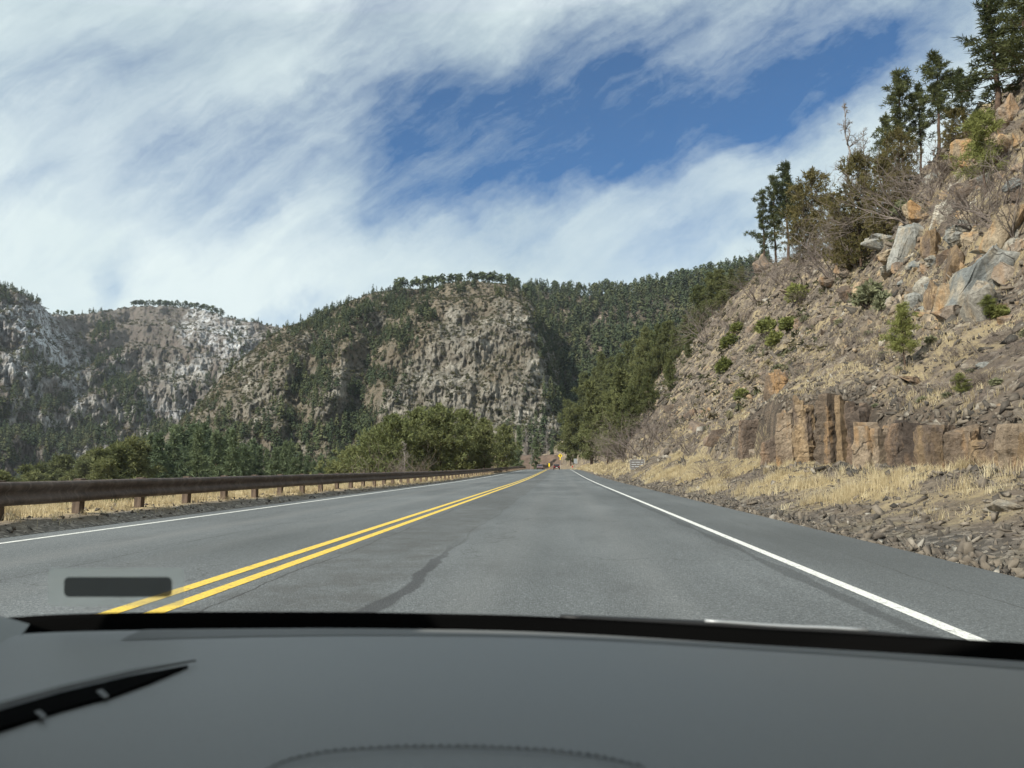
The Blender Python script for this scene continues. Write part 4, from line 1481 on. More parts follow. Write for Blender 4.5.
zones = [(crag, 185, (6, 22), 'angular {} block in the jumbled crag high on the hillside', 'crag blocks'),
         ([(660, 415), (735, 330), (760, 300), (850, 300), (800, 380), (740, 400), (735, 440), (680, 440)], 34, (5, 15), '{} rock jutting from the mid slope left of the columns', 'slope rocks'),
         ([(840, 330), (1030, 330), (1030, 420), (880, 415)], 10, (4, 11), '{} stone lying loose on the slope above the columns', 'loose slope stones'),
         ([(735, 452), (1030, 446), (1030, 472), (900, 486), (740, 474)], 22, (4, 14), '{} block broken off at the foot of the road-cut', 'fallen blocks'),
         ([(640, 468), (760, 475), (1030, 560), (1030, 500), (900, 488), (700, 462)], 10, (3, 9), '{} stone on the rubble beside the right pavement edge', 'roadside stones')]
for poly, count, (a, b), text, grp in zones:
    done = 0
    xsP = [p[0] for p in poly]
    ysP = [p[1] for p in poly]
    while done < count:
        px, py = r2.uniform(min(xsP), max(xsP)), r2.uniform(min(ysP), max(ysP))
        if not inside(px, py, poly):
            continue
        P = hit(px, py)
        w = (a + (b - a) * r2.random() ** 1.8) * ((P - EYE) @ FWD) / F
        key = kinds[r2.integers(0, len(kinds) - (0 if poly is crag else 1))]
        if poly is not crag and key in ('grey', 'tan'):
            key = 'brown'
        boulder(key, int(r2.integers(0, 4)), tuple(P - np.array([0, 0, 0.18 * w])), (w * r2.uniform(0.9, 1.5), w * r2.uniform(0.8, 1.2), w * r2.uniform(0.6, 1.3)),
                tuple(r2.normal(0, 0.35, 2)) + (r2.uniform(0, 6.28),), text.format(words[key]), f'{words[key]} {grp}')
        done += 1

# ---- trees and shrubs on the right-hand hill: (stock, variant, px, base py, top py, label, width factor)
def stand(stock, i, px, pyb, pyt, label, cat, group=None, wide=1.0, unit=10.0, rz=None):
    P = hit(px, pyb)
    dep = (P - EYE) @ FWD
    _, py0 = project(P)
    h = max(0.2, (py0 - pyt) * dep / F)
    return stock.put(i, tuple(P - np.array([0, 0, 0.05 * h / 10])), h / unit, rz, label, cat, group, wide)


T = 'pine tree'
for px, pb, pt, v, w, lab in (
        (764, 262, 186, 2, 0.95, 'shortest of the three pines on the bare knob, leaning left'),
        (776, 262, 172, 0, 0.85, 'middle pine of the three on the knob above the slope'),
        (788, 261, 157, 1, 0.95, 'tallest of the three pines on the knob, with a long bare trunk'),
        (905, 170, 64, 0, 1.0, 'tall open pine on the skyline behind the bare snag'),
        (921, 165, 78, 3, 0.85, 'slender dark pine between two taller skyline pines'),
        (938, 160, 47, 0, 1.1, 'tall narrow pine on the skyline left of the big green pine'),
        (966, 140, 64, 3, 1.1, 'shorter bushy pine at the left foot of the biggest pine'),
        (1000, 118, -12, 2, 1.7, 'biggest dark green pine at the top right, cut by the frame edge'),
        (1028, 100, -30, 2, 1.6, 'large pine half outside the frame beside the biggest pine'),
        (888, 185, 110, 3, 0.9, 'dark pine with thin crown just right of the bare snag')):
    stand(PINE, v, px, pb, pt, lab, T, wide=w)
for px, pb, pt, v, w, lab in (
        (815, 262, 164, 0, 0.85, 'dense dark juniper right of the three tall pines'),
        (803, 265, 205, 1, 0.9, 'low dense juniper at the foot of the three tall pines'),
        (836, 262, 190, 2, 0.9, 'brownish juniper between the dark juniper and the bare snag'),
        (862, 268, 148, 1, 0.75, 'large olive-brown juniper below the bare snag'),
        (850, 275, 215, 0, 1.0, 'wide olive juniper low on the slope edge beside the grey slab'),
        (884, 245, 150, 2, 0.75, 'olive juniper above the long grey slab'),
        (901, 208, 125, 0, 0.8, 'brownish juniper right of the snag under the tall open pine'),
        (958, 165, 105, 1, 0.8, 'green juniper tucked under the tall narrow pine')):
    stand(DENSE, v, px, pb, pt, lab, 'juniper', wide=w)
stand(SNAG, 0, 853, 235, 92, 'tall grey leafless snag standing out against the clouds', 'dead tree')
stand(SNAG, 1, 866, 215, 122, 'shorter grey leafless tree right of the tall snag', 'dead tree')
stand(YOUNG, 1, 906, 371, 303, 'small lone green pine on the open slope above the columns', T, wide=1.0)
stand(YOUNG, 0, 985, 195, 108, 'bright green young pine on the crag under the biggest skyline pine', T, wide=1.0)
stand(YOUNG, 0, 960, 398, 373, 'small round green pine bush above the widest rock block', T, wide=1.3)
stand(YOUNG, 1, 990, 322, 295, 'low bushy green pine under the huge blue-grey boulder', T, wide=1.4)
for px, pb, pt, v, w, lab in (
        (870, 306, 270, 0, 1.1, 'grey-green sage bush right of the dark cubical rock'), (884, 312, 284, 1, 1.0, 'grey-green sage bush just right of another, at the foot of the crag'),
        (905, 215, 195, 2, 1.4, 'sage bush at the edge of the crag under the olive juniper')):
    stand(SAGE, v, px, pb, pt, lab, 'shrub', None, w, 1.0)
for px, pb, pt, v, w, lab in (
        (768, 334, 314, 0, 1.3, 'bright green bush on the slope, upper left of a pair'), (776, 346, 328, 1, 1.3, 'bright green bush on the slope just below another'),
        (790, 330, 311, 2, 1.4, 'bright green bush right of a bush pair on the mid slope'), (730, 348, 330, 0, 1.2, 'green bush clinging to the rocky slope edge'),
        (724, 372, 354, 1, 1.1, 'bright green bush low on the rocky slope edge'), (738, 332, 318, 2, 1.3, 'green bush high on the rocky slope edge'),
        (797, 302, 280, 1, 1.2, 'green bush under the brown junipers'), (742, 400, 384, 2, 1.1, 'small green bush above the dark craggy rock'),
        (1000, 318, 302, 0, 1.2, 'green bush right of the low bushy pine')):
    stand(GREEN, v, px, pb, pt, lab, 'shrub', None, w, 1.0)
BSH = [(648, 455, 410, 2, 1.3, 'big grey leafless shrub behind the roadside sign'), (630, 460, 425, 1, 1.2, 'grey leafless shrub left of the big grey shrub'),
       (665, 440, 405, 0, 1.2, 'leafless shrub at the foot of the far rocky slope'), (612, 464, 438, 3, 1.2, 'pale leafless shrub among green pines at the road bend'),
       (835, 275, 215, 0, 1.0, 'tangled bare shrub below the brownish juniper'), (875, 240, 180, 1, 1.1, 'tangled bare shrub below the olive juniper'),
       (912, 215, 150, 2, 1.2, 'grey bare thicket under the tall open pine'), (935, 195, 150, 3, 1.2, 'grey bare thicket under the tall narrow pine'),
       (1000, 215, 150, 0, 1.3, 'bare shrub sprawling below the bright green young pine'), (975, 225, 175, 1, 1.2, 'bare shrub left of the sprawling shrub on the crag'),
       (1016, 235, 185, 2, 1.2, 'bare shrub at the right edge of the crag'), (800, 288, 250, 3, 1.4, 'grey bare shrub on the slope under the knob'),
       (780, 283, 258, 1, 1.5, 'low bare shrub right under the three tall pines'), (716, 480, 455, 2, 1.3, 'small bare shrub in the yellow grass'),
       (690, 452, 430, 3, 1.4, 'bare brown shrub on the bank below the far slope'), (730, 440, 415, 0, 1.2, 'bare shrub beside the dark craggy rock'),
       (760, 300, 272, 2, 1.4, 'bare shrub on the slope edge below the knob'), (735, 330, 300, 0, 1.3, 'bare shrub on the slope edge near the skyline'),
       (710, 340, 305, 1, 1.2, 'grey bare shrub above the pines on the far slope'), (860, 262, 225, 3, 1.2, 'bare shrub in front of the large olive-brown juniper')]
for px, pb, pt, v, w, lab in BSH:
    stand(BARE, v, px, pb, pt, lab, 'bare shrub', None, w, 1.0)

r4 = np.random.default_rng(15)
spots = []
zone = [(690, 420), (760, 310), (850, 300), (905, 330), (1030, 335), (1030, 415), (870, 410), (790, 385), (735, 410)]
while len(spots) < 44:
    px, py = r4.uniform(680, 1030), r4.uniform(300, 425)
    if inside(px, py, zone) and all(abs(px - a) + abs(py - b) > 12 for a, b in spots):
        spots.append((px, py))
for k, (px, py) in enumerate(spots):
    if k % 3:
        stand(BARE, k, px, py, py - r4.uniform(8, 18), 'small twiggy leafless bush among the stones of the right-hand slope', 'bare shrub', 'small leafless bushes on the slope', r4.uniform(1.2, 1.8), 1.0)
    else:
        stand(SAGE, k, px, py, py - r4.uniform(5, 11), 'low grey-green bush among the stones of the right-hand slope', 'shrub', 'low grey-green bushes on the slope', r4.uniform(1.3, 1.9), 1.0)

# ---- pines at the far foot of the right-hand slope
r3 = np.random.default_rng(5)
poly = [(566, 466), (572, 430), (600, 400), (632, 365), (668, 340), (692, 318), (706, 330), (690, 365), (668, 400), (640, 430), (622, 462)]
placed = []
tries = 0
while len(placed) < 42 and tries < 4000:
    tries += 1
    px, py = r3.uniform(560, 720), r3.uniform(310, 468)
    if not inside(px, py, poly) or any(abs(px - a) < 5 and abs(py - b) < 9 for a, b in placed):
        continue
    placed.append((px, py))
placed.sort(key=lambda q: q[1])
for k, (px, py) in enumerate(placed):
    hpx = 14 + 0.34 * max(0, py - 330) * r3.uniform(0.7, 1.15) + r3.uniform(0, 12)
    if px < 600:
        hpx *= 0.85
    stand(SLOPE, k, px, py, py - hpx, 'green pine in the grove at the far foot of the right-hand slope', T, 'pines at the far foot of the slope', r3.uniform(0.7, 1.0))
for px, pb, pt, lab in ((570, 466, 408, 'dark green pine farthest left in the grove beside the far road'), (590, 466, 380, 'tall olive pine beside the road before the bend'),
                        (607, 465, 392, 'broad olive pine right of the tall one before the bend'), (622, 458, 368, 'olive pine behind the grey leafless shrubs')):
    stand(SLOPE, int(px), px, pb, pt, lab, T, None, 1.0)
for k, (px, pb, pt) in enumerate(((712, 300, 272), (722, 296, 268), (732, 290, 268), (742, 286, 266), (700, 312, 284))):
    stand(SLOPE, k, px, pb, pt, 'bushy pine on the shoulder of the slope left of the bare knob', T, 'bushy pines on the slope shoulder', 1.2)


# ---- trees beyond the guardrail
def left_tree(stock, i, px, D, top, label, cat, group, wide=1.0, unit=10.0):
    d = ray(px, 468)
    L = math.hypot(d[0], d[1])
    X, Y = d[0] / L * D, d[1] / L * D
    z = float(left_z(X, Y))
    zt = EYE[2] + (468 - top) / F * (D * F / (d @ FWD) * 1.0) * ((d @ FWD) / F) * ((d @ FWD) / L)
    h = max(zt - z, 2.0)
    return stock.put(i, (X, Y, z - 0.1), h / unit, None, label, cat, group, wide)


topline = lambda px: np.interp(px, [-40, 40, 100, 150, 185, 215, 250, 300, 345], [470, 466, 447, 434, 424, 424, 434, 448, 458])
for k in range(72):
    px = 345 - 345 * ((k + r3.random()) / 72)
    D = r3.uniform(175, 300)
    top = topline(px) + r3.uniform(-3, 16)
    if px < 145:
        left_tree(SLOPE, k, px, D * 0.9, top + 1, 'olive scrubby pine on the falling ground beyond the guardrail', T, 'olive scrub pines beyond the guardrail', r3.uniform(1.1, 1.5))
    else:
        left_tree(VALLEY, k, px, D, top, 'dark green conifer in the stand beyond the guardrail', 'conifer', 'conifers beyond the guardrail', r3.uniform(0.8, 1.1))
for k, (px, D, top, w, lab) in enumerate((
        (372, 125, 428, 0.95, 'pale olive tree farthest left of the roadside clump behind the guardrail'), (392, 118, 414, 0.8, 'olive tree second from the left in the clump behind the guardrail'),
        (416, 128, 407, 0.85, 'tall olive tree in the middle of the clump behind the guardrail'), (441, 122, 404, 0.9, 'tallest green tree of the clump behind the guardrail'),
        (462, 132, 409, 0.85, 'green tree right of the tallest one in the guardrail clump'), (485, 128, 418, 0.85, 'dark green tree near the right end of the guardrail clump'),
        (503, 150, 424, 0.8, 'dark green tree at the right end of the guardrail clump'), (352, 140, 446, 1.1, 'low olive bush at the left end of the guardrail clump'))):
    left_tree(OAK if k < 3 or k == 7 else OAK, k, px, D, top, lab, 'tree', None, w)
left_tree(SNAG, 1, 406, 112, 440, 'small grey leafless tree in front of the olive clump', 'dead tree', None, 1.2)
left_tree(BARE, 0, 400, 108, 452, 'grey leafless shrub just behind the guardrail', 'bare shrub', None, 1.2, 1.0)
for k, (px, D, top) in enumerate(((518, 330, 425), (527, 380, 428), (536, 345, 437), (546, 420, 430), (553, 390, 440), (531, 300, 447), (512, 260, 438))):
    left_tree(SNAG if k % 2 else VALLEY, k, px, D, top, 'thin tree in the gap where the road bends out of sight', 'tree', 'thin trees at the road bend', 0.9)

# brown earth bank beyond the bend
bx = np.linspace(-70, 25, 60)
by = np.linspace(330, 372, 26)
XX, YY = np.meshgrid(bx, by, indexing='ij')
ZZ = -3.5 + 10.5 * sstep(335, 362, YY + 4 * fbm(XX * 0.05, 0.2, 0, 3)) * sstep(25, 8, XX + 0 * YY) * sstep(-70, -40, XX) + 0.8 * fbm(XX * 0.15, YY * 0.15, 0.6, 4) - 4 * sstep(366, 372, YY)
g = M('red_brown_earth')
gn = g.noise(g.pos(), 0.35, 6, 0.7)
MAT['earth'] = g.pbr(g.ramp(gn, [(0.3, (0.07, 0.048, 0.037)), (0.7, (0.17, 0.12, 0.09))]), 0.95, g.bump(gn, 0.8, 0.5))
o = mesh_np('earth_bank', np.stack([XX, YY, ZZ], -1).reshape(-1, 3), grid_faces(60, 26), MAT['earth'], smooth=True)
tag(o, kind='structure')

# ---- distant forest
rs = np.random.default_rng(31)
clumps = lambda px, py, k: np.clip(0.55 + 1.5 * fbm(np.asarray(px) * 0.045 + k, np.asarray(py) * 0.045, k, 3), 0.05, 1)
f_gully = lambda px, py: seg(px, py, [(428, 300), (396, 345), (368, 400), (350, 455)], 17) * sstep(285, 300, py)
d2 = lambda px, py: clumps(px, py, 2.0) * np.clip(0.95 * f_gully(px, py) + 1.1 * seg(px, py, [(330, 330), (305, 400), (290, 460)], 16) + 0.6 * seg(px, py, [(320, 330), (370, 312), (410, 300)], 15)
                            + 0.55 * blob(px, py, 300, 440, 70, 25) + 0.25 * blob(px, py, 390, 450, 60, 40) + 0.05 + 0.75 * seg(px, py, [(528, 302), (546, 352), (560, 405), (566, 450)], 7) + 0.5 * blob(px, py, 540, 430, 22, 30) + 0.6 * seg(px, py, [(420, 292), (470, 290), (515, 294)], 4) - 0.8 * blob(px, py, 475, 345, 50, 42) - 0.3 * blob(px, py, 420, 420, 30, 25), 0, 1)
d3 = lambda px, py: (0.45 + 0.55 * clumps(px, py, 9.0)) * np.clip(0.95 - 0.55 * blob(px, py, 660, 305, 30, 14) - 0.7 * blob(px, py, 588, 380, 7, 7) - 0.5 * blob(px, py, 620, 332, 18, 8), 0, 1)
d1 = lambda px, py: clumps(px, py, 5.0) * np.clip(0.04 - 0.35 * blob(px, py, 32, 330, 34, 22) + 0.8 * seg(px, py, [(95, 330), (110, 370), (140, 420), (170, 450)], 14) + 0.6 * blob(px, py, 20, 450, 55, 40) + 0.5 * blob(px, py, 15, 300, 22, 10) + 0.5 * blob(px, py, 110, 450, 80, 25)
                            + 0.4 * seg(px, py, [(30, 330), (45, 380), (40, 430)], 12) - 0.25 * blob(px, py, 150, 335, 60, 18) + 0.3 * blob(px, py, 255, 380, 22, 40), 0, 1)


def skyline(Mt, pxs, dens_y=1.5):
    """points just below the crest of a mountain at picture columns pxs"""
    out = []
    iv = int(np.argmin(np.abs(Mt.V[0] - 1.0)))
    for q in pxs:
        i = int(np.argmin(np.abs(Mt.PX[:, iv] - q)))
        j = iv - rs.integers(0, 4)
        out.append(Mt.P[i, j])
    return np.array(out)


def far_stock(name, temps, mats):
    ps = []
    for V, Fc, mi in temps:
        o = mesh_np(name, V * 10.0, Fc, mats, midx=mi)
        KIDS[o.name] = []
        ps.append(o)
    return Stock(ps)


FC = far_stock('conifer_tree', CONS, [MAT['far_needle'], MAT['bark']])
FP = far_stock('pine_tree', PONDS, [MAT['far_needle'], MAT['bark']])


def far_trees(stock, P, h0, h1, label, cat, group, wide=(0.8, 1.25)):
    for q in range(len(P)):
        stock.put(int(rs.integers(0, 9)), tuple(P[q] - np.array([0, 0, 0.4])), rs.uniform(h0, h1) / 10.0, None, label, cat, group, rs.uniform(*wide))


# crest trees, one object each
far_trees(FP, skyline(M1, np.concatenate([np.linspace(134, 166, 12), np.linspace(160, 222, 26)]) + rs.normal(0, 1, 38)), 20, 26, 'dark pine in the row along the rounded far summit', T, 'pines on the far summit', (0.9, 1.3))
far_trees(FP, skyline(M1, np.concatenate([np.linspace(226, 282, 12), np.linspace(52, 74, 7), np.linspace(0, 40, 12)]) + rs.normal(0, 1.5, 31)), 9, 16, 'scattered pine along the crest of the far snowy mountain', T, 'scattered crest pines on the far mountain', (0.8, 1.2))
far_trees(FC, skyline(M2, np.concatenate([np.linspace(330, 400, 22), np.linspace(262, 330, 7)]) + rs.normal(0, 2, 29)), 8, 14, 'dark conifer on the rising left crest of the middle bluff', 'conifer', 'conifers on the left crest of the bluff')
far_trees(FP, skyline(M2, np.linspace(392, 528, 62) + rs.normal(0, 2, 62)), 13, 21, 'dark pine on the flat top of the middle bluff', T, 'pines on top of the bluff', (0.8, 1.2))
far_trees(FP, skyline(M3, np.linspace(556, 720, 44) + rs.normal(0, 2, 44)), 18, 27, 'tall dark pine on the crest of the forested ridge', T, 'pines on the forested ridge crest', (0.7, 1.0))
# nearest trees of the forested slopes, one object each
Pn = M3.sample(60, lambda a, b: (d3(a, b) * ((b > 360) & (b < 450) & (a > 545) & (a < 640))), rs)
far_trees(FC, Pn, 16, 24, 'dark conifer low on the forested slope beyond the road bend', 'conifer', 'conifers low on the forested slope')
Pn = M2.sample(60, lambda a, b: d2(a, b) * ((b > 385) & (b < 460) & (a > 270) & (a < 400)), rs)
far_trees(FC, Pn, 9, 15, 'dark conifer in the shaded lower gully of the bluff', 'conifer', 'conifers in the lower gully')
# the uncounted mass
Pm = M3.sample(3200, lambda a, b: d3(a, b) * ((a > 500) & (a < 770)), rs)
o = scatter_mesh('ridge_forest', CONS[:3] + RND, Pm, rs.uniform(11, 24, len(Pm)), rs.uniform(14, 24, len(Pm)), [MAT['far_needle_t'], MAT['bark']], rs, sink=0.5)
tag(o, 'dense dark conifer forest covering the far ridge', 'forest', kind='stuff')
Pm = M2.sample(2000, lambda a, b: d2(a, b) * ((a > 150) & (a < 600)), rs)
o = scatter_mesh('bluff_forest', CONS + RND, Pm, 5 + 9 * rs.random(len(Pm)) ** 1.4, rs.uniform(7, 14, len(Pm)), [MAT['far_needle_t'], MAT['bark']], rs, sink=0.5)
tag(o, 'dark conifers filling the gullies of the middle bluff', 'forest', kind='stuff')
Pm = M1.sample(2000, lambda a, b: d1(a, b) * ((a > -40) & (a < 300)), rs)
o = scatter_mesh('mountain_forest', CONS + RND, Pm, 7 + 11 * rs.random(len(Pm)) ** 1.4, rs.uniform(9, 18, len(Pm)), [MAT['far_needle_t'], MAT['bark']], rs, sink=0.5)
tag(o, 'dark conifers in the ravines of the far snowy mountain', 'forest', kind='stuff')
b2 = lambda px, py: np.clip(0.75 - 0.25 * blob(px, py, 480, 345, 50, 40), 0, 1) * ((px > 180) & (px < 600))
Pm = M2.sample(10500, b2, rs)
o = scatter_mesh('bluff_scrub', BUSHES, Pm, rs.uniform(1.0, 3.0, len(Pm)), rs.uniform(2.0, 4.5, len(Pm)), [MAT['brush_t']], rs)
tag(o, 'olive and brown scrub dotted over the middle bluff', 'scrub', kind='stuff')
Pm = M1.sample(3200, lambda a, b: 0.8 * ((a > -40) & (a < 300)) + 0 * a, rs)
o = scatter_mesh('mountain_scrub', BUSHES, Pm, rs.uniform(2, 6, len(Pm)), rs.uniform(4, 9, len(Pm)), [MAT['brush_t']], rs)
tag(o, 'brown scrub dotted over the far snowy mountain', 'scrub', kind='stuff')
# scrub on the valley side between the guardrail and the bluff
n = 1600
D = rs.uniform(140, 520, n)
px = rs.uniform(-30, 560, n)
dd = np.array([ray(a, 468) for a in px])
L = np.hypot(dd[:, 0], dd[:, 1])
X, Y = dd[:, 0] / L * D, dd[:, 1] / L * D
k = (X - road_x(Y)) < -18
X, Y = X[k], Y[k]
Z = np.where(Y < 428, left_z(X, np.minimum(Y, 428)), -22)
Pm = np.stack([X, Y, Z - 0.2], -1)
o = scatter_mesh('valley_scrub', BUSHES, Pm, rs.uniform(2, 5.5, len(Pm)), rs.uniform(3, 7, len(Pm)), [MAT['brush_t']], rs)
tag(o, 'low scrub on the valley side beyond the guardrail', 'scrub', kind='stuff')
n = 700
Y = rs.uniform(60, 320, n)
X = rs.uniform(14, 42, n) + road_x(Y) * 0.55
Pm = np.stack([X, Y, hill_z(X, Y) - 0.1], -1)
o = scatter_mesh('hillside_scrub', BUSHES, Pm, rs.uniform(0.5, 1.3, n), rs.uniform(0.8, 1.9, n), [MAT['brush_t']], rs)
tag(o, 'small brown scrub dotted over the rocky right-hand slope', 'scrub', kind='stuff')

# ------------------------------------------------------------------ guardrail
XR = -10.3


def rail_path(y):
    return XR + float(road_x(y)), y, float(left_z(XR + road_x(y), y)) if False else float(road_z(y))


def guardrail():
    root = empty('guardrail', (XR, 0, 0))
    tag(root, 'long rusty brown steel guardrail on short posts along the left verge', 'guardrail')
    prof = [(0.0, 0.47), (0.05, 0.485), (0.085, 0.53), (0.085, 0.585), (0.035, 0.64), (0.005, 0.675), (0.005, 0.715), (0.035, 0.75), (0.085, 0.805), (0.085, 0.86), (0.05, 0.905), (0.0, 0.92)]
    prof = prof + [(x - 0.012, z) for x, z in prof[::-1]]
    yy = np.concatenate([np.arange(4, 110, 1.0), np.arange(110, 262, 3.0)])
    V = []
    for y in yy:
        x, _, z = rail_path(y)
        z += 0.004 * math.sin(y * 1.1) - 0.02 * float(sstep(120, 220, y))
        for a, b in prof:
            V.append((x + a - XR, y, z + b))
    o = mesh_np('rail', V, grid_faces(len(yy), len(prof))[:, ::-1], MAT['rust'], root, smooth=False)
    # overlapping splice plates every four posts
    for y0 in np.arange(8.6, 110, 9.8):
        mbp = []
        x, _, z = rail_path(y0)
        Vp = []
        for y in (y0, y0 + 0.32):
            for a, b in prof[:12]:
                Vp.append((x + a + 0.006 - XR, y, z + b))
        mesh_np('splice_plate', Vp, grid_faces(2, 12)[:, ::-1], MAT['rust'], root)
    first = None
    for y in np.arange(9.0, 240, 2.45):
        x, _, z = rail_path(y)
        zg = float(left_z(x - 0.1, y))
        if first is None:
            mb = MB()
            mb.box((0, 0, 0.40), (0.17, 0.20, 1.1))
            first = mb.build('post', MAT['post'], root, bevel=0.012)
            p = first
            mb = MB()
            mb.box((0.117, 0, 0.68), (0.05, 0.14, 0.34))
            blk = mb.build('spacer_block', MAT['post'], first, bevel=0.008)
        else:
            p = first.copy()
            COL.objects.link(p)
            p.parent = root
            c = blk.copy()
            COL.objects.link(c)
            c.parent = p
        p.location = (x - 0.20 - XR, y, z)
        p.rotation_euler = (random.uniform(-.03, .03), random.uniform(-.03, .03), random.uniform(-.06, .06))
    return root


guardrail()


# ------------------------------------------------------------------ signs and far cars
def post_sign(name, loc, plates, hpost, label, cat, two=None, rz=0.0, postmat='galv'):
    """plates: list of (part name, outline polygon (x,z), material, thickness, offset)"""
    root = empty(name, loc, rz)
    tag(root, label, cat)
    for dx in ([0] if not two else [-two, two]):
        mb = MB()
        mb.box((dx, 0.05, hpost / 2 - 0.1), (0.07, 0.06, hpost + 0.2))
        mb.build('post', MAT[postmat], root)
    for pn, poly, m, y0, y1 in plates:
        mb = MB()
        mb.prism(poly, y0, y1)
        mb.build(pn, MAT[m], root)
    return root


rect = lambda cx, cz, w, h: [(cx - w / 2, cz - h / 2), (cx + w / 2, cz - h / 2), (cx + w / 2, cz + h / 2), (cx - w / 2, cz + h / 2)]
dia = lambda cx, cz, r: [(cx - r, cz), (cx, cz - r), (cx + r, cz), (cx, cz + r)]
P = hit(636, 471)
Ys = 84.0
Xs = (636 - 560) / F * Ys
zs = float(hill_z(Xs, Ys))
zc = EYE[2] + (468 - 464.5) / F * Ys
rows = [('plate', rect(0, zc - zs, 1.55, 1.0), 'sign_brown', 0.0, 0.02)]
rows += [('border', rect(0, zc - zs + s_ * 0.48, 1.55, 0.04), 'galv', -0.012, -0.001) for s_ in (-1, 1)]
rows += [('border', rect(s_ * 0.755, zc - zs, 0.04, 0.90), 'galv', -0.012, -0.001) for s_ in (-1, 1)]
for r_, (zz, ws) in enumerate(((0.24, (0.34, 0.52, 0.22)), (0.0, (0.5, 0.28, 0.36)), (-0.24, (0.26, 0.46, 0.3)))):
    x = -0.60
    for w in ws:
        rows.append(('lettering', rect(x + w / 2, zc - zs + zz, w, 0.09), 'galv', -0.012, -0.001))
        x += w + 0.08
post_sign('road_sign', (Xs, Ys, zs), rows, zc - zs + 0.3, 'dark rectangular sign with pale faded lettering at the foot of the right slope', 'road sign', 0.5, -0.15, 'post')
Yq = 150.0
Xq = (505 - 560) / F * Yq
post_sign('marker_sign', (Xq, Yq, float(left_z(Xq, Yq))), [('plate', dia(-0.26, 2.55, 0.36), 'sign_white', 0, 0.02), ('plate', dia(0.34, 2.75, 0.36), 'sign_white', 0.0, 0.02), ('plate', rect(0.04, 1.85, 0.42, 0.55), 'galv', 0.0, 0.02)],
          2.9, 'pair of small whitish sign plates on one post behind the guardrail end', 'marker sign')
Yw = 262.0
Xw = (560.3 - 560) / F * Yw
zw = float(road_z(Yw))
Xw2 = 5.4 + float(road_x(Yw))
post_sign('warning_sign', (Xw, Yw, zw - 0.4), [('plate', dia(0, 5.7 - zw, 0.78), 'sign_yellow', 0, 0.02), ('arrow', [(-0.12, 5.35 - zw), (0.12, 5.35 - zw), (0.12, 5.8 - zw), (0.38, 5.8 - zw), (0, 6.2 - zw), (-0.38, 5.8 - zw), (-0.12, 5.8 - zw)], 'sign_black', -0.008, -0.001),
                                               ('advisory_plate', rect(0, 4.6 - zw, 0.5, 0.4), 'sign_yellow', 0, 0.02)], 5.6 - zw, 'yellow diamond warning sign at the far end of the road', 'warning sign')
Yg = 245.0
Xg = (575.5 - 560) / F * Yg
post_sign('road_sign', (Xg, Yg, float(hill_z(Xg, Yg))), [('plate', rect(0, 2.7, 1.15, 1.5), 'galv', 0, 0.02)], 3.4, 'small grey rectangular sign on the right before the bend', 'road sign')
post_sign('delineator', ((549.3 - 560) / F * 255, 255.0, float(road_z(255))), [('reflector', rect(0, 1.45, 0.45, 1.1), 'sign_yellow', 0, 0.02)], 2.1, 'short yellow roadside marker between the two distant cars', 'marker post', None, 0, 'sign_yellow')
post_sign('delineator', ((572.3 - 560) / F * 235, 235.0, float(road_z(235)) - 0.1), [('reflector', rect(0, 0.95, 0.3, 0.5), 'red_lamp', 0, 0.02)], 1.2, 'short dark marker post on the right shoulder near the bend', 'marker post', None, 0, 'post')


def far_car(loc, rz, paint, label):
    root = empty('car', loc, rz)
    tag(root, label, 'car')
    side = [(-2.2, 0.32), (2.2, 0.32), (2.25, 0.62), (2.1, 0.86), (1.15, 0.98), (-1.75, 1.02), (-2.2, 0.95), (-2.28, 0.6)]
    mb = MB()
    mb.prism(side, -0.9, 0.9, 'x')
    mb.build('body', MAT[paint], root, bevel=0.06)
    cab = [(-1.9, 1.0), (1.05, 1.0), (0.35, 1.46), (-0.3, 1.54), (-1.35, 1.50)]
    mb = MB()
    mb.prism(cab, -0.76, 0.76, 'x')
    c = mb.build('cabin', MAT[paint], root, bevel=0.05)
    mb = MB()
    mb.prism([(-1.93, 1.06), (-1.42, 1.44), (-1.45, 1.46), (-1.96, 1.08)], -0.66, 0.66, 'x')
    mb.build('rear_window', MAT['car_glass'], root)
    mb = MB()
    mb.prism([(1.0, 1.06), (0.42, 1.42), (0.46, 1.44), (1.04, 1.08)], -0.66, 0.66, 'x')
    mb.build('windscreen', MAT['car_glass'], root)
    for sx in (-1, 1):
        mb = MB()
        mb.prism([(-1.6, 1.06), (0.75, 1.06), (0.25, 1.38), (-1.25, 1.42)], sx * 0.755, sx * 0.775, 'x')
        mb.build('side_window', MAT['car_glass'], root)
        mb = MB()
        mb.box((sx * 0.68, -2.27, 0.80), (0.34, 0.06, 0.16))
        mb.build('tail_light', MAT['red_lamp'], root, bevel=0.015)
        mb = MB()
        mb.box((sx * 0.65, 2.2, 0.72), (0.36, 0.08, 0.14))
        mb.build('headlight', MAT['chrome'], root, bevel=0.015)
        for sy in (-1.4, 1.4):
            mb = MB()
            mb.tube([(sx * 0.72, sy, 0.33), (sx * 0.93, sy, 0.33)], 0.33, 18)
            w = mb.build('wheel', MAT['rubber'], root)
            mb = MB()
            mb.tube([(sx * 0.931, sy, 0.33), (sx * 0.945, sy, 0.33)], 0.2, 14)
            mb.build('rim', MAT['chrome'], w)
    mb = MB()
    mb.box((0, -2.30, 0.58), (0.5, 0.03, 0.13))
    mb.build('number_plate', MAT['sign_white'], root)
    return root


far_car(((556.6 - 560) / F * 222, 222, float(road_z(222)) + 0.004), 0.02, 'car_dark', 'dark car far ahead, driving away in the right lane')
far_car(((540 - 560) / F * 232, 232, float(road_z(232)) + 0.004), PI + 0.05, 'car_silver', 'reddish car far ahead coming the other way')


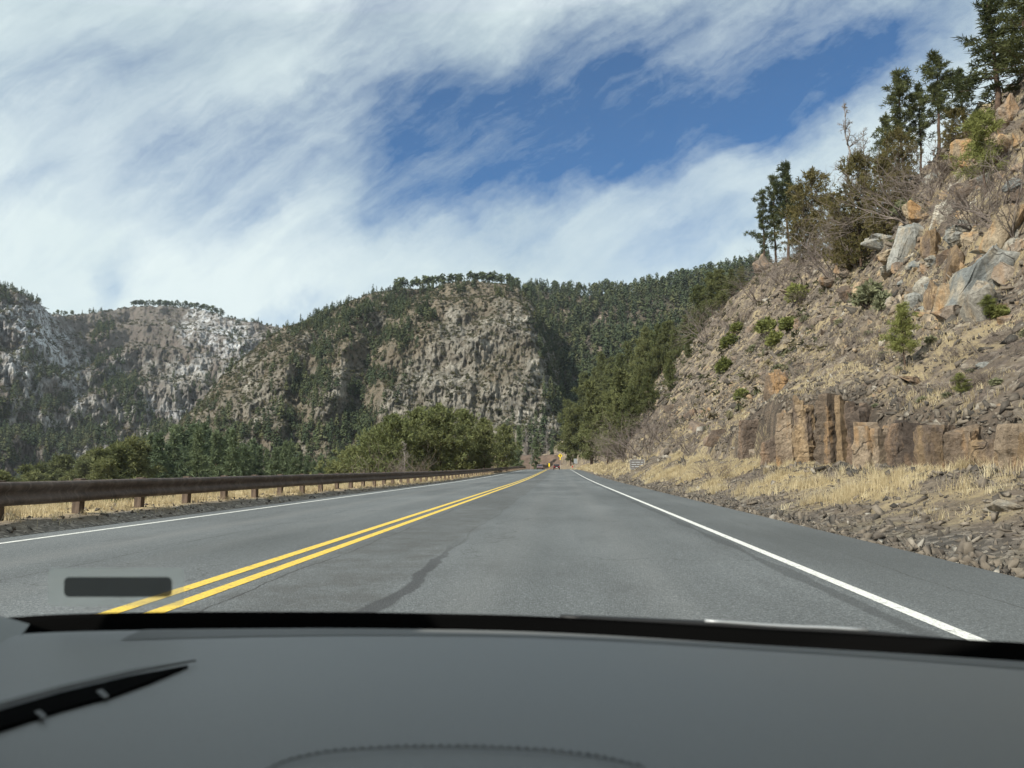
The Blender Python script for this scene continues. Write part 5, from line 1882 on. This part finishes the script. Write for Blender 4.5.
# ------------------------------------------------------------------ our own car: dashboard, windscreen, shell
CAR = empty('car', (0, 0, 0))
tag(CAR, 'car the picture is taken from, with grey dashboard and windscreen edge', 'car')
EZ = EYE[2]
bpx = np.array([-60, 0, 30, 70, 100, 200, 350, 512, 620, 700, 800, 900, 1024, 1100, 1180], float)
bpy_ = np.array([633, 627, 624, 623, 622, 621, 621, 624, 629.5, 635, 640.5, 646, 653, 659, 665], float)
bdep = np.array([0.93, 0.95, 0.96, 0.965, 0.97, 0.985, 1.0, 1.0, 0.985, 0.965, 0.94, 0.91, 0.86, 0.83, 0.79])


def cam_pt(px, py, dep):
    d = ray(px, py) / F
    return EYE + d * dep


base_pts = np.array([cam_pt(a, b, c) for a, b, c in zip(bpx, bpy_, bdep)])
# smooth resample
tpar = np.linspace(0, 1, 90)
tb = np.linspace(0, 1, len(bpx))


def smooth_curve(P):
    t = np.concatenate([[0], np.cumsum(np.linalg.norm(np.diff(P, axis=0), axis=1))])
    t /= t[-1]
    q = np.stack([np.interp(tpar, t, P[:, k]) for k in range(3)], -1)
    for _ in range(12):
        q[1:-1] = 0.25 * q[:-2] + 0.5 * q[1:-1] + 0.25 * q[2:]
    return q


BASE = smooth_curve(base_pts)
rows = []
R = 46
for j in range(R):
    f = j / (R - 1)
    # from the glass towards the camera
    back = 0.80 * f
    P = BASE.copy()
    P[:, 1] -= back
    P[:, 0] *= 1 - 0.05 * f
    lip = -0.012 * np.exp(-(f / 0.05) ** 2)
    crown = 0.016 * math.sin(PI * min(1, f * 1.5)) - 0.012 * f - 0.16 * max(0, f - 0.62) ** 1.3
    P[:, 2] += lip + crown
    # everything settles to one height away from the glass
    target = EZ - 0.205 + crown - 0.020 * ((BASE[:, 0] - 0.02) / 0.6) ** 2
    w = float(sstep(0.0, 0.35, f))
    P[:, 2] = P[:, 2] * (1 - w) + target * w
    rows.append(P)
G = np.stack(rows, 1)
dash = mesh_np('dashboard', G.reshape(-1, 3), grid_faces(len(tpar), R), MAT['dash'], CAR, smooth=True)
# darker defroster strip along the glass
strip_rows = []
for j in range(7):
    q = G[16:, j].copy()
    q[:, 2] += 0.0007
    strip_rows.append(q)
S_ = np.stack(strip_rows, 1)
mesh_np('defroster_strip', S_.reshape(-1, 3), grid_faces(S_.shape[0], 7), MAT['dash_low'], dash, smooth=True)


def on_dash(px, py, lift=0.0):
    d = ray(px, py)
    d = d / np.linalg.norm(d)
    t = np.linspace(0.3, 1.3, 1500)
    P = EYE + d * t[:, None]
    gx, gy, gz = G[..., 0].ravel(), G[..., 1].ravel(), G[..., 2].ravel()
    best = None
    for p in P[::4]:
        i = np.argmin((gx - p[0]) ** 2 + (gy - p[1]) ** 2)
        if p[2] < gz[i] + 0.001:
            best = p
            break
    if best is None:
        best = P[700]
    return best + np.array([0, 0, lift])


# stitched seam arc
sp = [(262, 775), (285, 763), (330, 754), (400, 750), (470, 750), (540, 753), (600, 760), (650, 772)]
pts = [on_dash(a, b, 0.002) for a, b in sp]
pts = smooth_curve(np.array(pts))
mb = MB()
mb.tube([tuple(p) for p in pts[::2]], 0.0005, 6)
mb.build('seam', MAT['dash_low'], dash, True)
mb = MB()
for k in range(0, 88, 2):
    mb.tube([tuple(pts[k] + np.array([0, 0.006, -0.0006])), tuple(pts[k + 1] + np.array([0, 0.006, -0.0006]))], 0.0005, 5)
mb.build('stitching', MAT['dash_low'], dash, True)


# side air vent: a dark slot with a rail and little fins
def patch(name, poly, mat, parent, lift, thick=0.004):
    Pt = [on_dash(a, b, lift) for a, b in poly]
    n = len(Pt)
    mb = MB()
    mb.add([tuple(p) for p in Pt] + [tuple(p - np.array([0, 0, thick])) for p in Pt], [tuple(range(n)), tuple(range(2 * n - 1, n - 1, -1))] + [(i, (i + 1) % n, (i + 1) % n + n, i + n) for i in range(n)])
    return mb.build(name, mat, parent)


vent = patch('air_vent', [(-20, 720), (60, 696), (130, 679), (188, 668), (150, 684), (112, 698), (60, 713), (-20, 738)], MAT['matt_black'], dash, 0.003)
patch('vent_rail', [(-20, 712), (60, 690), (130, 674), (196, 664), (130, 677), (60, 693.5), (-20, 716)], MAT['dash_low'], vent, 0.0045, 0.002)
for (x, y) in ((38, 719), (100, 698)):
    patch('vent_fin', [(x - 4, y - 3), (x + 2, y - 5), (x + 9, y + 2), (x + 4, y + 4)], MAT['dash_low'], vent, 0.0036, 0.001)
# trim at the left foot of the windscreen
Pa = [cam_pt(a, b, c) for a, b, c in ((-140, 560, 0.90), (-60, 600, 0.92), (0, 616, 0.93), (30, 624, 0.945), (22, 634, 0.90), (0, 655, 0.84), (-40, 690, 0.76), (-140, 760, 0.66))]
mb = MB()
nn = len(Pa)
mb.add([tuple(p) for p in Pa] + [tuple(p + np.array([-0.03, 0, -0.05])) for p in Pa], [tuple(range(nn)), tuple(range(2 * nn - 1, nn - 1, -1))] + [(i, (i + 1) % nn, (i + 1) % nn + nn, i + nn) for i in range(nn)])
mb.build('pillar_trim', MAT['pillar'], CAR)

# windscreen glass: rises and leans back from the base curve
def glass_pt(i, s):
    b = BASE[i] + np.array([0, 0.004, 0.010])
    top = np.array([b[0] * 0.88, b[1] - 0.48, EZ + 0.345])
    p = b + (top - b) * s
    p[2] += 0.03 * math.sin(PI * s)
    return p


g = M('windscreen_glass')
fr = g.n('ShaderNodeFresnel', {'IOR': 1.45})
a = g.n('ShaderNodeBsdfTransparent', {'Color': (0.965, 0.985, 0.975, 1)})
b = g.n('ShaderNodeBsdfGlossy', {'Color': (1, 1, 1, 1), 'Roughness': 0.03})
x = g.n('ShaderNodeMixShader', {0: g.math('MULTIPLY', fr.outputs[0], 0.35), 1: a.outputs[0], 2: b.outputs[0]})
g.nt.links.new(x.outputs[0], g.out.inputs[0])
MAT['glass'] = g.m
ns = 14
V = np.array([[glass_pt(i, s) for s in np.linspace(0, 1, ns)] for i in range(len(tpar))])
ws = mesh_np('windscreen', V.reshape(-1, 3), grid_faces(len(tpar), ns), MAT['glass'], CAR, smooth=True)
# black band printed along the foot of the glass
band = []
for i in range(len(tpar)):
    p0, p1 = BASE[i] + np.array([0, 0.0, -0.017]), glass_pt(i, 0.0075) + np.array([0, 0.004, 0])
    p1 = glass_pt(i, 0.0) + np.array([0, 0.004, 0])
    band.append([p0, p1, p1 + np.array([0, 0.006, -0.001]), p0 + np.array([0, 0.006, -0.001])])
bd = np.array(band)
mesh_np('glass_border', bd.reshape(-1, 3), grid_faces(len(tpar), 4), MAT['matt_black'], ws)


# a reflection in the windscreen, imitated by thin sheets just inside the glass
def on_glass(px, py, lift):
    d = ray(px, py)
    d = d / np.linalg.norm(d)
    VV = V.reshape(-1, 3)
    best, bq = 1e9, None
    for t in np.linspace(0.5, 1.2, 1400):
        p = EYE + d * t
        e = np.min(((VV - p) ** 2).sum(1))
        if e < best:
            best, bq = e, p
    return bq - d * lift


g = M('reflection_halo_film')
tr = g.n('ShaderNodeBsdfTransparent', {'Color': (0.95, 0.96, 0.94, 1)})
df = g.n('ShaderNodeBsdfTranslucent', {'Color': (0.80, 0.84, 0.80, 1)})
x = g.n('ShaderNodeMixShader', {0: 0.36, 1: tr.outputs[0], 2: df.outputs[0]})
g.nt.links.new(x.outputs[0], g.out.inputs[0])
MAT['reflection_halo'] = g.m
g = M('reflection_bar_film')
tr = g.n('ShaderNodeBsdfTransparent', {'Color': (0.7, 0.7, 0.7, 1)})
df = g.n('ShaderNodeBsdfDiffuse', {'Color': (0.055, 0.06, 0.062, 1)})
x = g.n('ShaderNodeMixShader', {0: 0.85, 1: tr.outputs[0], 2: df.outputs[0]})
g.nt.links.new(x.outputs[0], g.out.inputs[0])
MAT['reflection_dark'] = g.m


def round_rect(x0, y0, x1, y1, r, k=4):
    out = []
    for cx, cy, a0 in ((x1 - r, y0 + r, -90), (x1 - r, y1 - r, 0), (x0 + r, y1 - r, 90), (x0 + r, y0 + r, 180)):
        for q in range(k + 1):
            a = math.radians(a0 + 90 * q / k)
            out.append((cx + r * math.cos(a), cy + r * math.sin(a)))
    return out


def reflection_plate(name, rr, mat, lift, parent):
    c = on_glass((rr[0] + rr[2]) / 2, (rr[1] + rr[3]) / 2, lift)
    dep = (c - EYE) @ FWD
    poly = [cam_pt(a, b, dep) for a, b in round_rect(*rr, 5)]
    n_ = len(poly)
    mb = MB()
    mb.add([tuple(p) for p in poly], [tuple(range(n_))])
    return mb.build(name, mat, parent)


reflection_sheet = reflection_plate('windscreen_reflection', (48, 568, 184, 606), MAT['reflection_halo'], 0.010, ws)
reflection_plate('reflection_bar', (64, 577, 172, 597), MAT['reflection_dark'], 0.013, reflection_sheet)

# bonnet, wiper, roof, pillars, doors: the rest of the car around the camera
hv = []
for i in range(0, len(tpar), 3):
    b = BASE[i]
    for q, (dy, dz) in enumerate(((0.02, -0.05), (0.10, -0.030), (0.25, -0.041), (0.5, -0.098), (0.8, -0.19), (1.05, -0.32), (1.12, -0.55))):
        hv.append((b[0] * (1.05 - 0.05 * q / 6), b[1] + dy, b[2] + dz))
nh = len(range(0, len(tpar), 3))
mesh_np('bonnet', hv, grid_faces(nh, 7), MAT['hood'], CAR, smooth=True)
wp = smooth_curve(np.array([cam_pt(a, b, c) for a, b, c in ((560, 613, 1.06), (700, 619, 1.05), (770, 624, 1.04), (800, 625.5, 1.035), (830, 626, 1.03), (880, 630, 1.02), (960, 638, 0.99), (1060, 648, 0.95))]))
mb = MB()
mb.tube([tuple(p + np.array([0, 0.0, -0.007])) for p in wp[::4]], 0.0055, 8)
wiper = mb.build('wiper', MAT['black_plastic'], CAR, True)
mb = MB()
mb.tube([tuple(p + np.array([0, -0.003, -0.0015])) for p in wp[28:60:3]], 0.0022, 8)
mb.build('wiper_highlight', MAT['galv'], wiper, True)  # thin bright tube along the wiper, its highlight put in by colour
mb = MB()
mb.box((0.05, -0.735, EZ + 0.365), (1.55, 2.41, 0.05))
mb.build('roof', MAT['lining'], CAR, bevel=0.02)
for sx, xx in ((-1, -0.74), (1, 0.84)):
    mb = MB()
    mb.box((xx, -0.6, EZ - 0.62), (0.08, 2.6, 0.84))
    mb.build('door', MAT['dash_low'], CAR, bevel=0.02)
    mb = MB()
    mb.box((xx, -0.445, EZ + 0.185), (0.07, 2.5, 0.40))
    mb.build('sun_blocking_rail', MAT['lining'], CAR, bevel=0.02)  # unseen rail, made deep and long to keep sun off the dashboard
    mb = MB()
    mb.box((xx, -0.45, EZ + 0.08), (0.06, 0.10, 0.6))
    mb.build('pillar', MAT['lining'], CAR, bevel=0.01)
    mb = MB()
    mb.tube([(xx, 0.92, EZ - 0.22), (xx * 0.97, 0.62, EZ + 0.08), (xx * 0.9, 0.32, EZ + 0.32)], 0.05, 8)
    mb.build('pillar', MAT['lining'], CAR, True)
mb = MB()
mb.box((0.05, -1.9, EZ - 0.3), (1.6, 0.08, 1.3))
mb.build('rear_panel', MAT['lining'], CAR, bevel=0.02)

for s_ in (YOUNG, PINE, DENSE, SLOPE, VALLEY, OAK, GREEN, SAGE, BARE, SNAG, FC, FP):
    s_.clean()

# ------------------------------------------------------------------ air
g = M('thin_mountain_air')
vol = g.n('ShaderNodeVolumePrincipled', {'Color': (0.80, 0.88, 1.0, 1), 'Density': 0.000045, 'Anisotropy': 0.2})
g.nt.links.new(vol.outputs[0], g.out.inputs['Volume'])
mb = MB()
mb.box((0, 0, 240), (8100, 8100, 610))
hz = mb.build('haze', g.m)
tag(hz, 'thin bluish mountain air between the road and the far slopes', 'haze', kind='stuff')

# ------------------------------------------------------------------ sky, sun, camera
SUN_EL, SUN_AZ = math.radians(39), math.radians(-131)      # azimuth from +Y, clockwise; negative = left
sund = Vector((math.sin(SUN_AZ) * math.cos(SUN_EL), math.cos(SUN_AZ) * math.cos(SUN_EL), math.sin(SUN_EL)))
L = bpy.data.lights.new('sun', 'SUN')
L.energy = 4.5
L.angle = math.radians(0.8)
L.color = (1.0, 0.945, 0.85)
lo = bpy.data.objects.new('sun', L)
lo.rotation_euler = sund.to_track_quat('Z', 'Y').to_euler()
COL.objects.link(lo)

W = bpy.data.worlds.new('World')
SC.world = W
W.use_nodes = True
nt = W.node_tree
nt.nodes.clear()


class WN(M):
    def __init__(s, nt):
        s.nt = nt


w = WN(nt)
wo = w.n('ShaderNodeOutputWorld')
sky = w.n('ShaderNodeTexSky', sky_type='NISHITA')
sky.sun_disc = False
sky.sun_elevation = SUN_EL
sky.sun_rotation = SUN_AZ
sky.altitude = 2000
sky.air_density = 1.0
sky.dust_density = 0.6
sky.ozone_density = 2.0
gen = w.n('ShaderNodeTexCoord').outputs['Generated']
sx = w.n('ShaderNodeSeparateXYZ', {0: gen})
yy = w.math('MAXIMUM', w.math('ABSOLUTE', sx.outputs[1]), 0.06)
u = w.math('DIVIDE', sx.outputs[0], yy)
v = w.math('DIVIDE', sx.outputs[2], yy)
uv = w.n('ShaderNodeCombineXYZ', {0: u, 1: v, 2: 0.0}).outputs[0]


def sky_uv(px, py):
    d = ray(px, py)
    return d[0] / d[1], d[2] / d[1]


# warp so that the cloud edges are ragged
wn = w.n('ShaderNodeTexNoise', {'Vector': uv, 'Scale': 3.0, 'Detail': 6, 'Roughness': 0.6})
wv = w.n('ShaderNodeVectorMath', {0: wn.outputs['Color'], 1: (0.5, 0.5, 0.5)}, operation='SUBTRACT').outputs[0]
uvw = w.n('ShaderNodeVectorMath', {0: uv, 1: w.n('ShaderNodeVectorMath', {0: wv, 'Scale': 0.30}, operation='SCALE').outputs[0]}, operation='ADD').outputs[0]


def gap(px, py, rx, ry, deg, k):
    """soft elliptical opening in the cirrus; rx, ry in units of 1/769 of the view distance"""
    cu, cv = sky_uv(px, py)
    a = math.radians(deg)
    d = w.n('ShaderNodeVectorMath', {0: uvw, 1: (cu, cv, 0)}, operation='SUBTRACT').outputs[0]
    d1 = w.n('ShaderNodeVectorMath', {0: d, 1: (math.cos(a) / (rx / F), math.sin(a) / (rx / F), 0)}, operation='DOT_PRODUCT').outputs['Value']
    d2_ = w.n('ShaderNodeVectorMath', {0: d, 1: (-math.sin(a) / (ry / F), math.cos(a) / (ry / F), 0)}, operation='DOT_PRODUCT').outputs['Value']
    q = w.math('ADD', w.math('MULTIPLY', d1, d1), w.math('MULTIPLY', d2_, d2_))
    e = w.math('POWER', 2.71828, w.math('MULTIPLY', q, -1.0))
    return w.math('MULTIPLY', e, k)


gaps = [(800, 78, 135, 46, 22, 1.5), (700, 100, 170, 66, 16, 1.3), (580, 128, 170, 78, 18, 1.05), (450, 138, 110, 78, 30, 0.75), (640, 34, 220, 46, 14, 0.62), (880, 16, 120, 36, 24, 0.60),
        (190, 165, 90, 50, 15, 0.62), (310, 95, 30, 90, -40, 0.52), (400, 100, 60, 80, -20, 0.45), (60, 85, 140, 50, 15, 0.40), (112, 285, 22, 34, 0, 0.42), (300, 308, 70, 14, 0, 0.40), (720, 232, 90, 26, 22, 0.50), (450, 205, 130, 30, 12, 0.55),
        (270, 200, 80, 28, 20, 0.40), (330, 20, 90, 26, 15, 0.28), (20, 200, 60, 20, 10, 0.25)]
tot = None
for gp in gaps:
    e = gap(*gp)
    tot = e if tot is None else w.math('ADD', tot, e)
# fibrous cirrus, stretched along the wind
def fibres(deg, sx_, sy_, scale, loc, dist, detail=10, rough=0.60):
    m_ = w.n('ShaderNodeMapping', {'Vector': uvf, 'Rotation': (0, 0, -math.radians(deg))}).outputs[0]
    m_ = w.n('ShaderNodeMapping', {'Vector': m_, 'Scale': (sx_, sy_, 1), 'Location': loc}).outputs[0]
    return w.rng(w.n('ShaderNodeTexNoise', {'Vector': m_, 'Scale': scale, 'Detail': detail, 'Roughness': rough, 'Distortion': dist}).outputs['Fac'], 0.3, 0.7, -0.5, 0.5)


uvf = w.n('ShaderNodeVectorMath', {0: uv, 1: w.n('ShaderNodeVectorMath', {0: wv, 'Scale': 0.11}, operation='SCALE').outputs[0]}, operation='ADD').outputs[0]
tot = w.math('SUBTRACT', 1.0, w.math('POWER', 2.71828, w.math('MULTIPLY', tot, -0.95)))
f1 = fibres(27, 1.0, 3.4, 1.7, (0.3, 0.7, 0), 0.3)
f2 = fibres(38, 1.0, 7.5, 2.4, (4.3, 1.7, 0), 0.2, 12, 0.66)
f3 = fibres(22, 1.5, 2.2, 7.0, (2.3, 5.7, 0), 0.5, 10, 0.66)
f4 = fibres(18, 1.0, 1.4, 1.3, (7.3, 2.2, 0), 0.4)
f5 = fibres(24, 1.2, 3.0, 16.0, (1.3, 9.2, 0), 0.6, 8, 0.7)
live = w.rng(tot, 0.0, 0.45, 0.45, 1.0)
tex = w.math('ADD', w.math('ADD', w.math('MULTIPLY', f1, 0.40), w.math('MULTIPLY', f2, 0.36)), w.math('ADD', w.math('MULTIPLY', f3, 0.22), w.math('MULTIPLY', f5, 0.13)))
tex = w.math('ADD', w.math('MULTIPLY', tex, live), w.math('MULTIPLY', f4, 0.26))
low = w.rng(v, 0.42, 0.12, 0.0, 0.13)
cover = w.math('ADD', w.math('ADD', w.math('SUBTRACT', 0.83, w.math('MULTIPLY', tot, 1.20)), tex), low)
cover = w.n('ShaderNodeMapRange', {'Value': cover, 'From Min': -0.10, 'From Max': 0.92, 'To Min': 0.04, 'To Max': 0.96}, interpolation_type='LINEAR').outputs[0]
thick = w.n('ShaderNodeTexNoise', {'Vector': uvw, 'Scale': 1.9, 'Detail': 6, 'Roughness': 0.55}).outputs['Fac']
cl = w.ramp(thick, [(0.34, (4.2, 4.95, 5.2)), (0.50, (5.2, 5.9, 6.0)), (0.64, (5.9, 6.5, 6.5))])
skyc = w.n('ShaderNodeVectorMath', {0: sky.outputs[0], 1: (0.20, 0.55, 0.80)}, operation='MULTIPLY').outputs[0]
col = w.mix(cover, skyc, cl)
bg = w.n('ShaderNodeBackground', {'Color': col, 'Strength': 0.10})
nt.links.new(bg.outputs[0], wo.inputs[0])

cam = bpy.data.cameras.new('camera')
cam.sensor_width = 36.0
cam.lens = F / 1024 * 36.0
cam.clip_start = 0.02
cam.clip_end = 30000
cam.dof.use_dof = True
cam.dof.focus_distance = 40.0
cam.dof.aperture_fstop = 6.5
co = bpy.data.objects.new('camera', cam)
Rm = Matrix(((RIGHT[0], UP[0], -FWD[0]), (RIGHT[1], UP[1], -FWD[1]), (RIGHT[2], UP[2], -FWD[2]))).to_4x4()
co.matrix_world = Matrix.Translation(Vector(EYE)) @ Rm
COL.objects.link(co)
SC.camera = co

SC.render.engine = 'CYCLES'
SC.cycles.use_denoising = True
SC.cycles.denoiser = 'OPENIMAGEDENOISE'
SC.cycles.max_bounces = 6
SC.cycles.transparent_max_bounces = 12
SC.cycles.use_adaptive_sampling = True
SC.cycles.adaptive_threshold = 0.02
SC.view_settings.view_transform = 'Standard'
SC.view_settings.look = 'None'
SC.view_settings.exposure = 0.60
SC.view_settings.gamma = 1.0
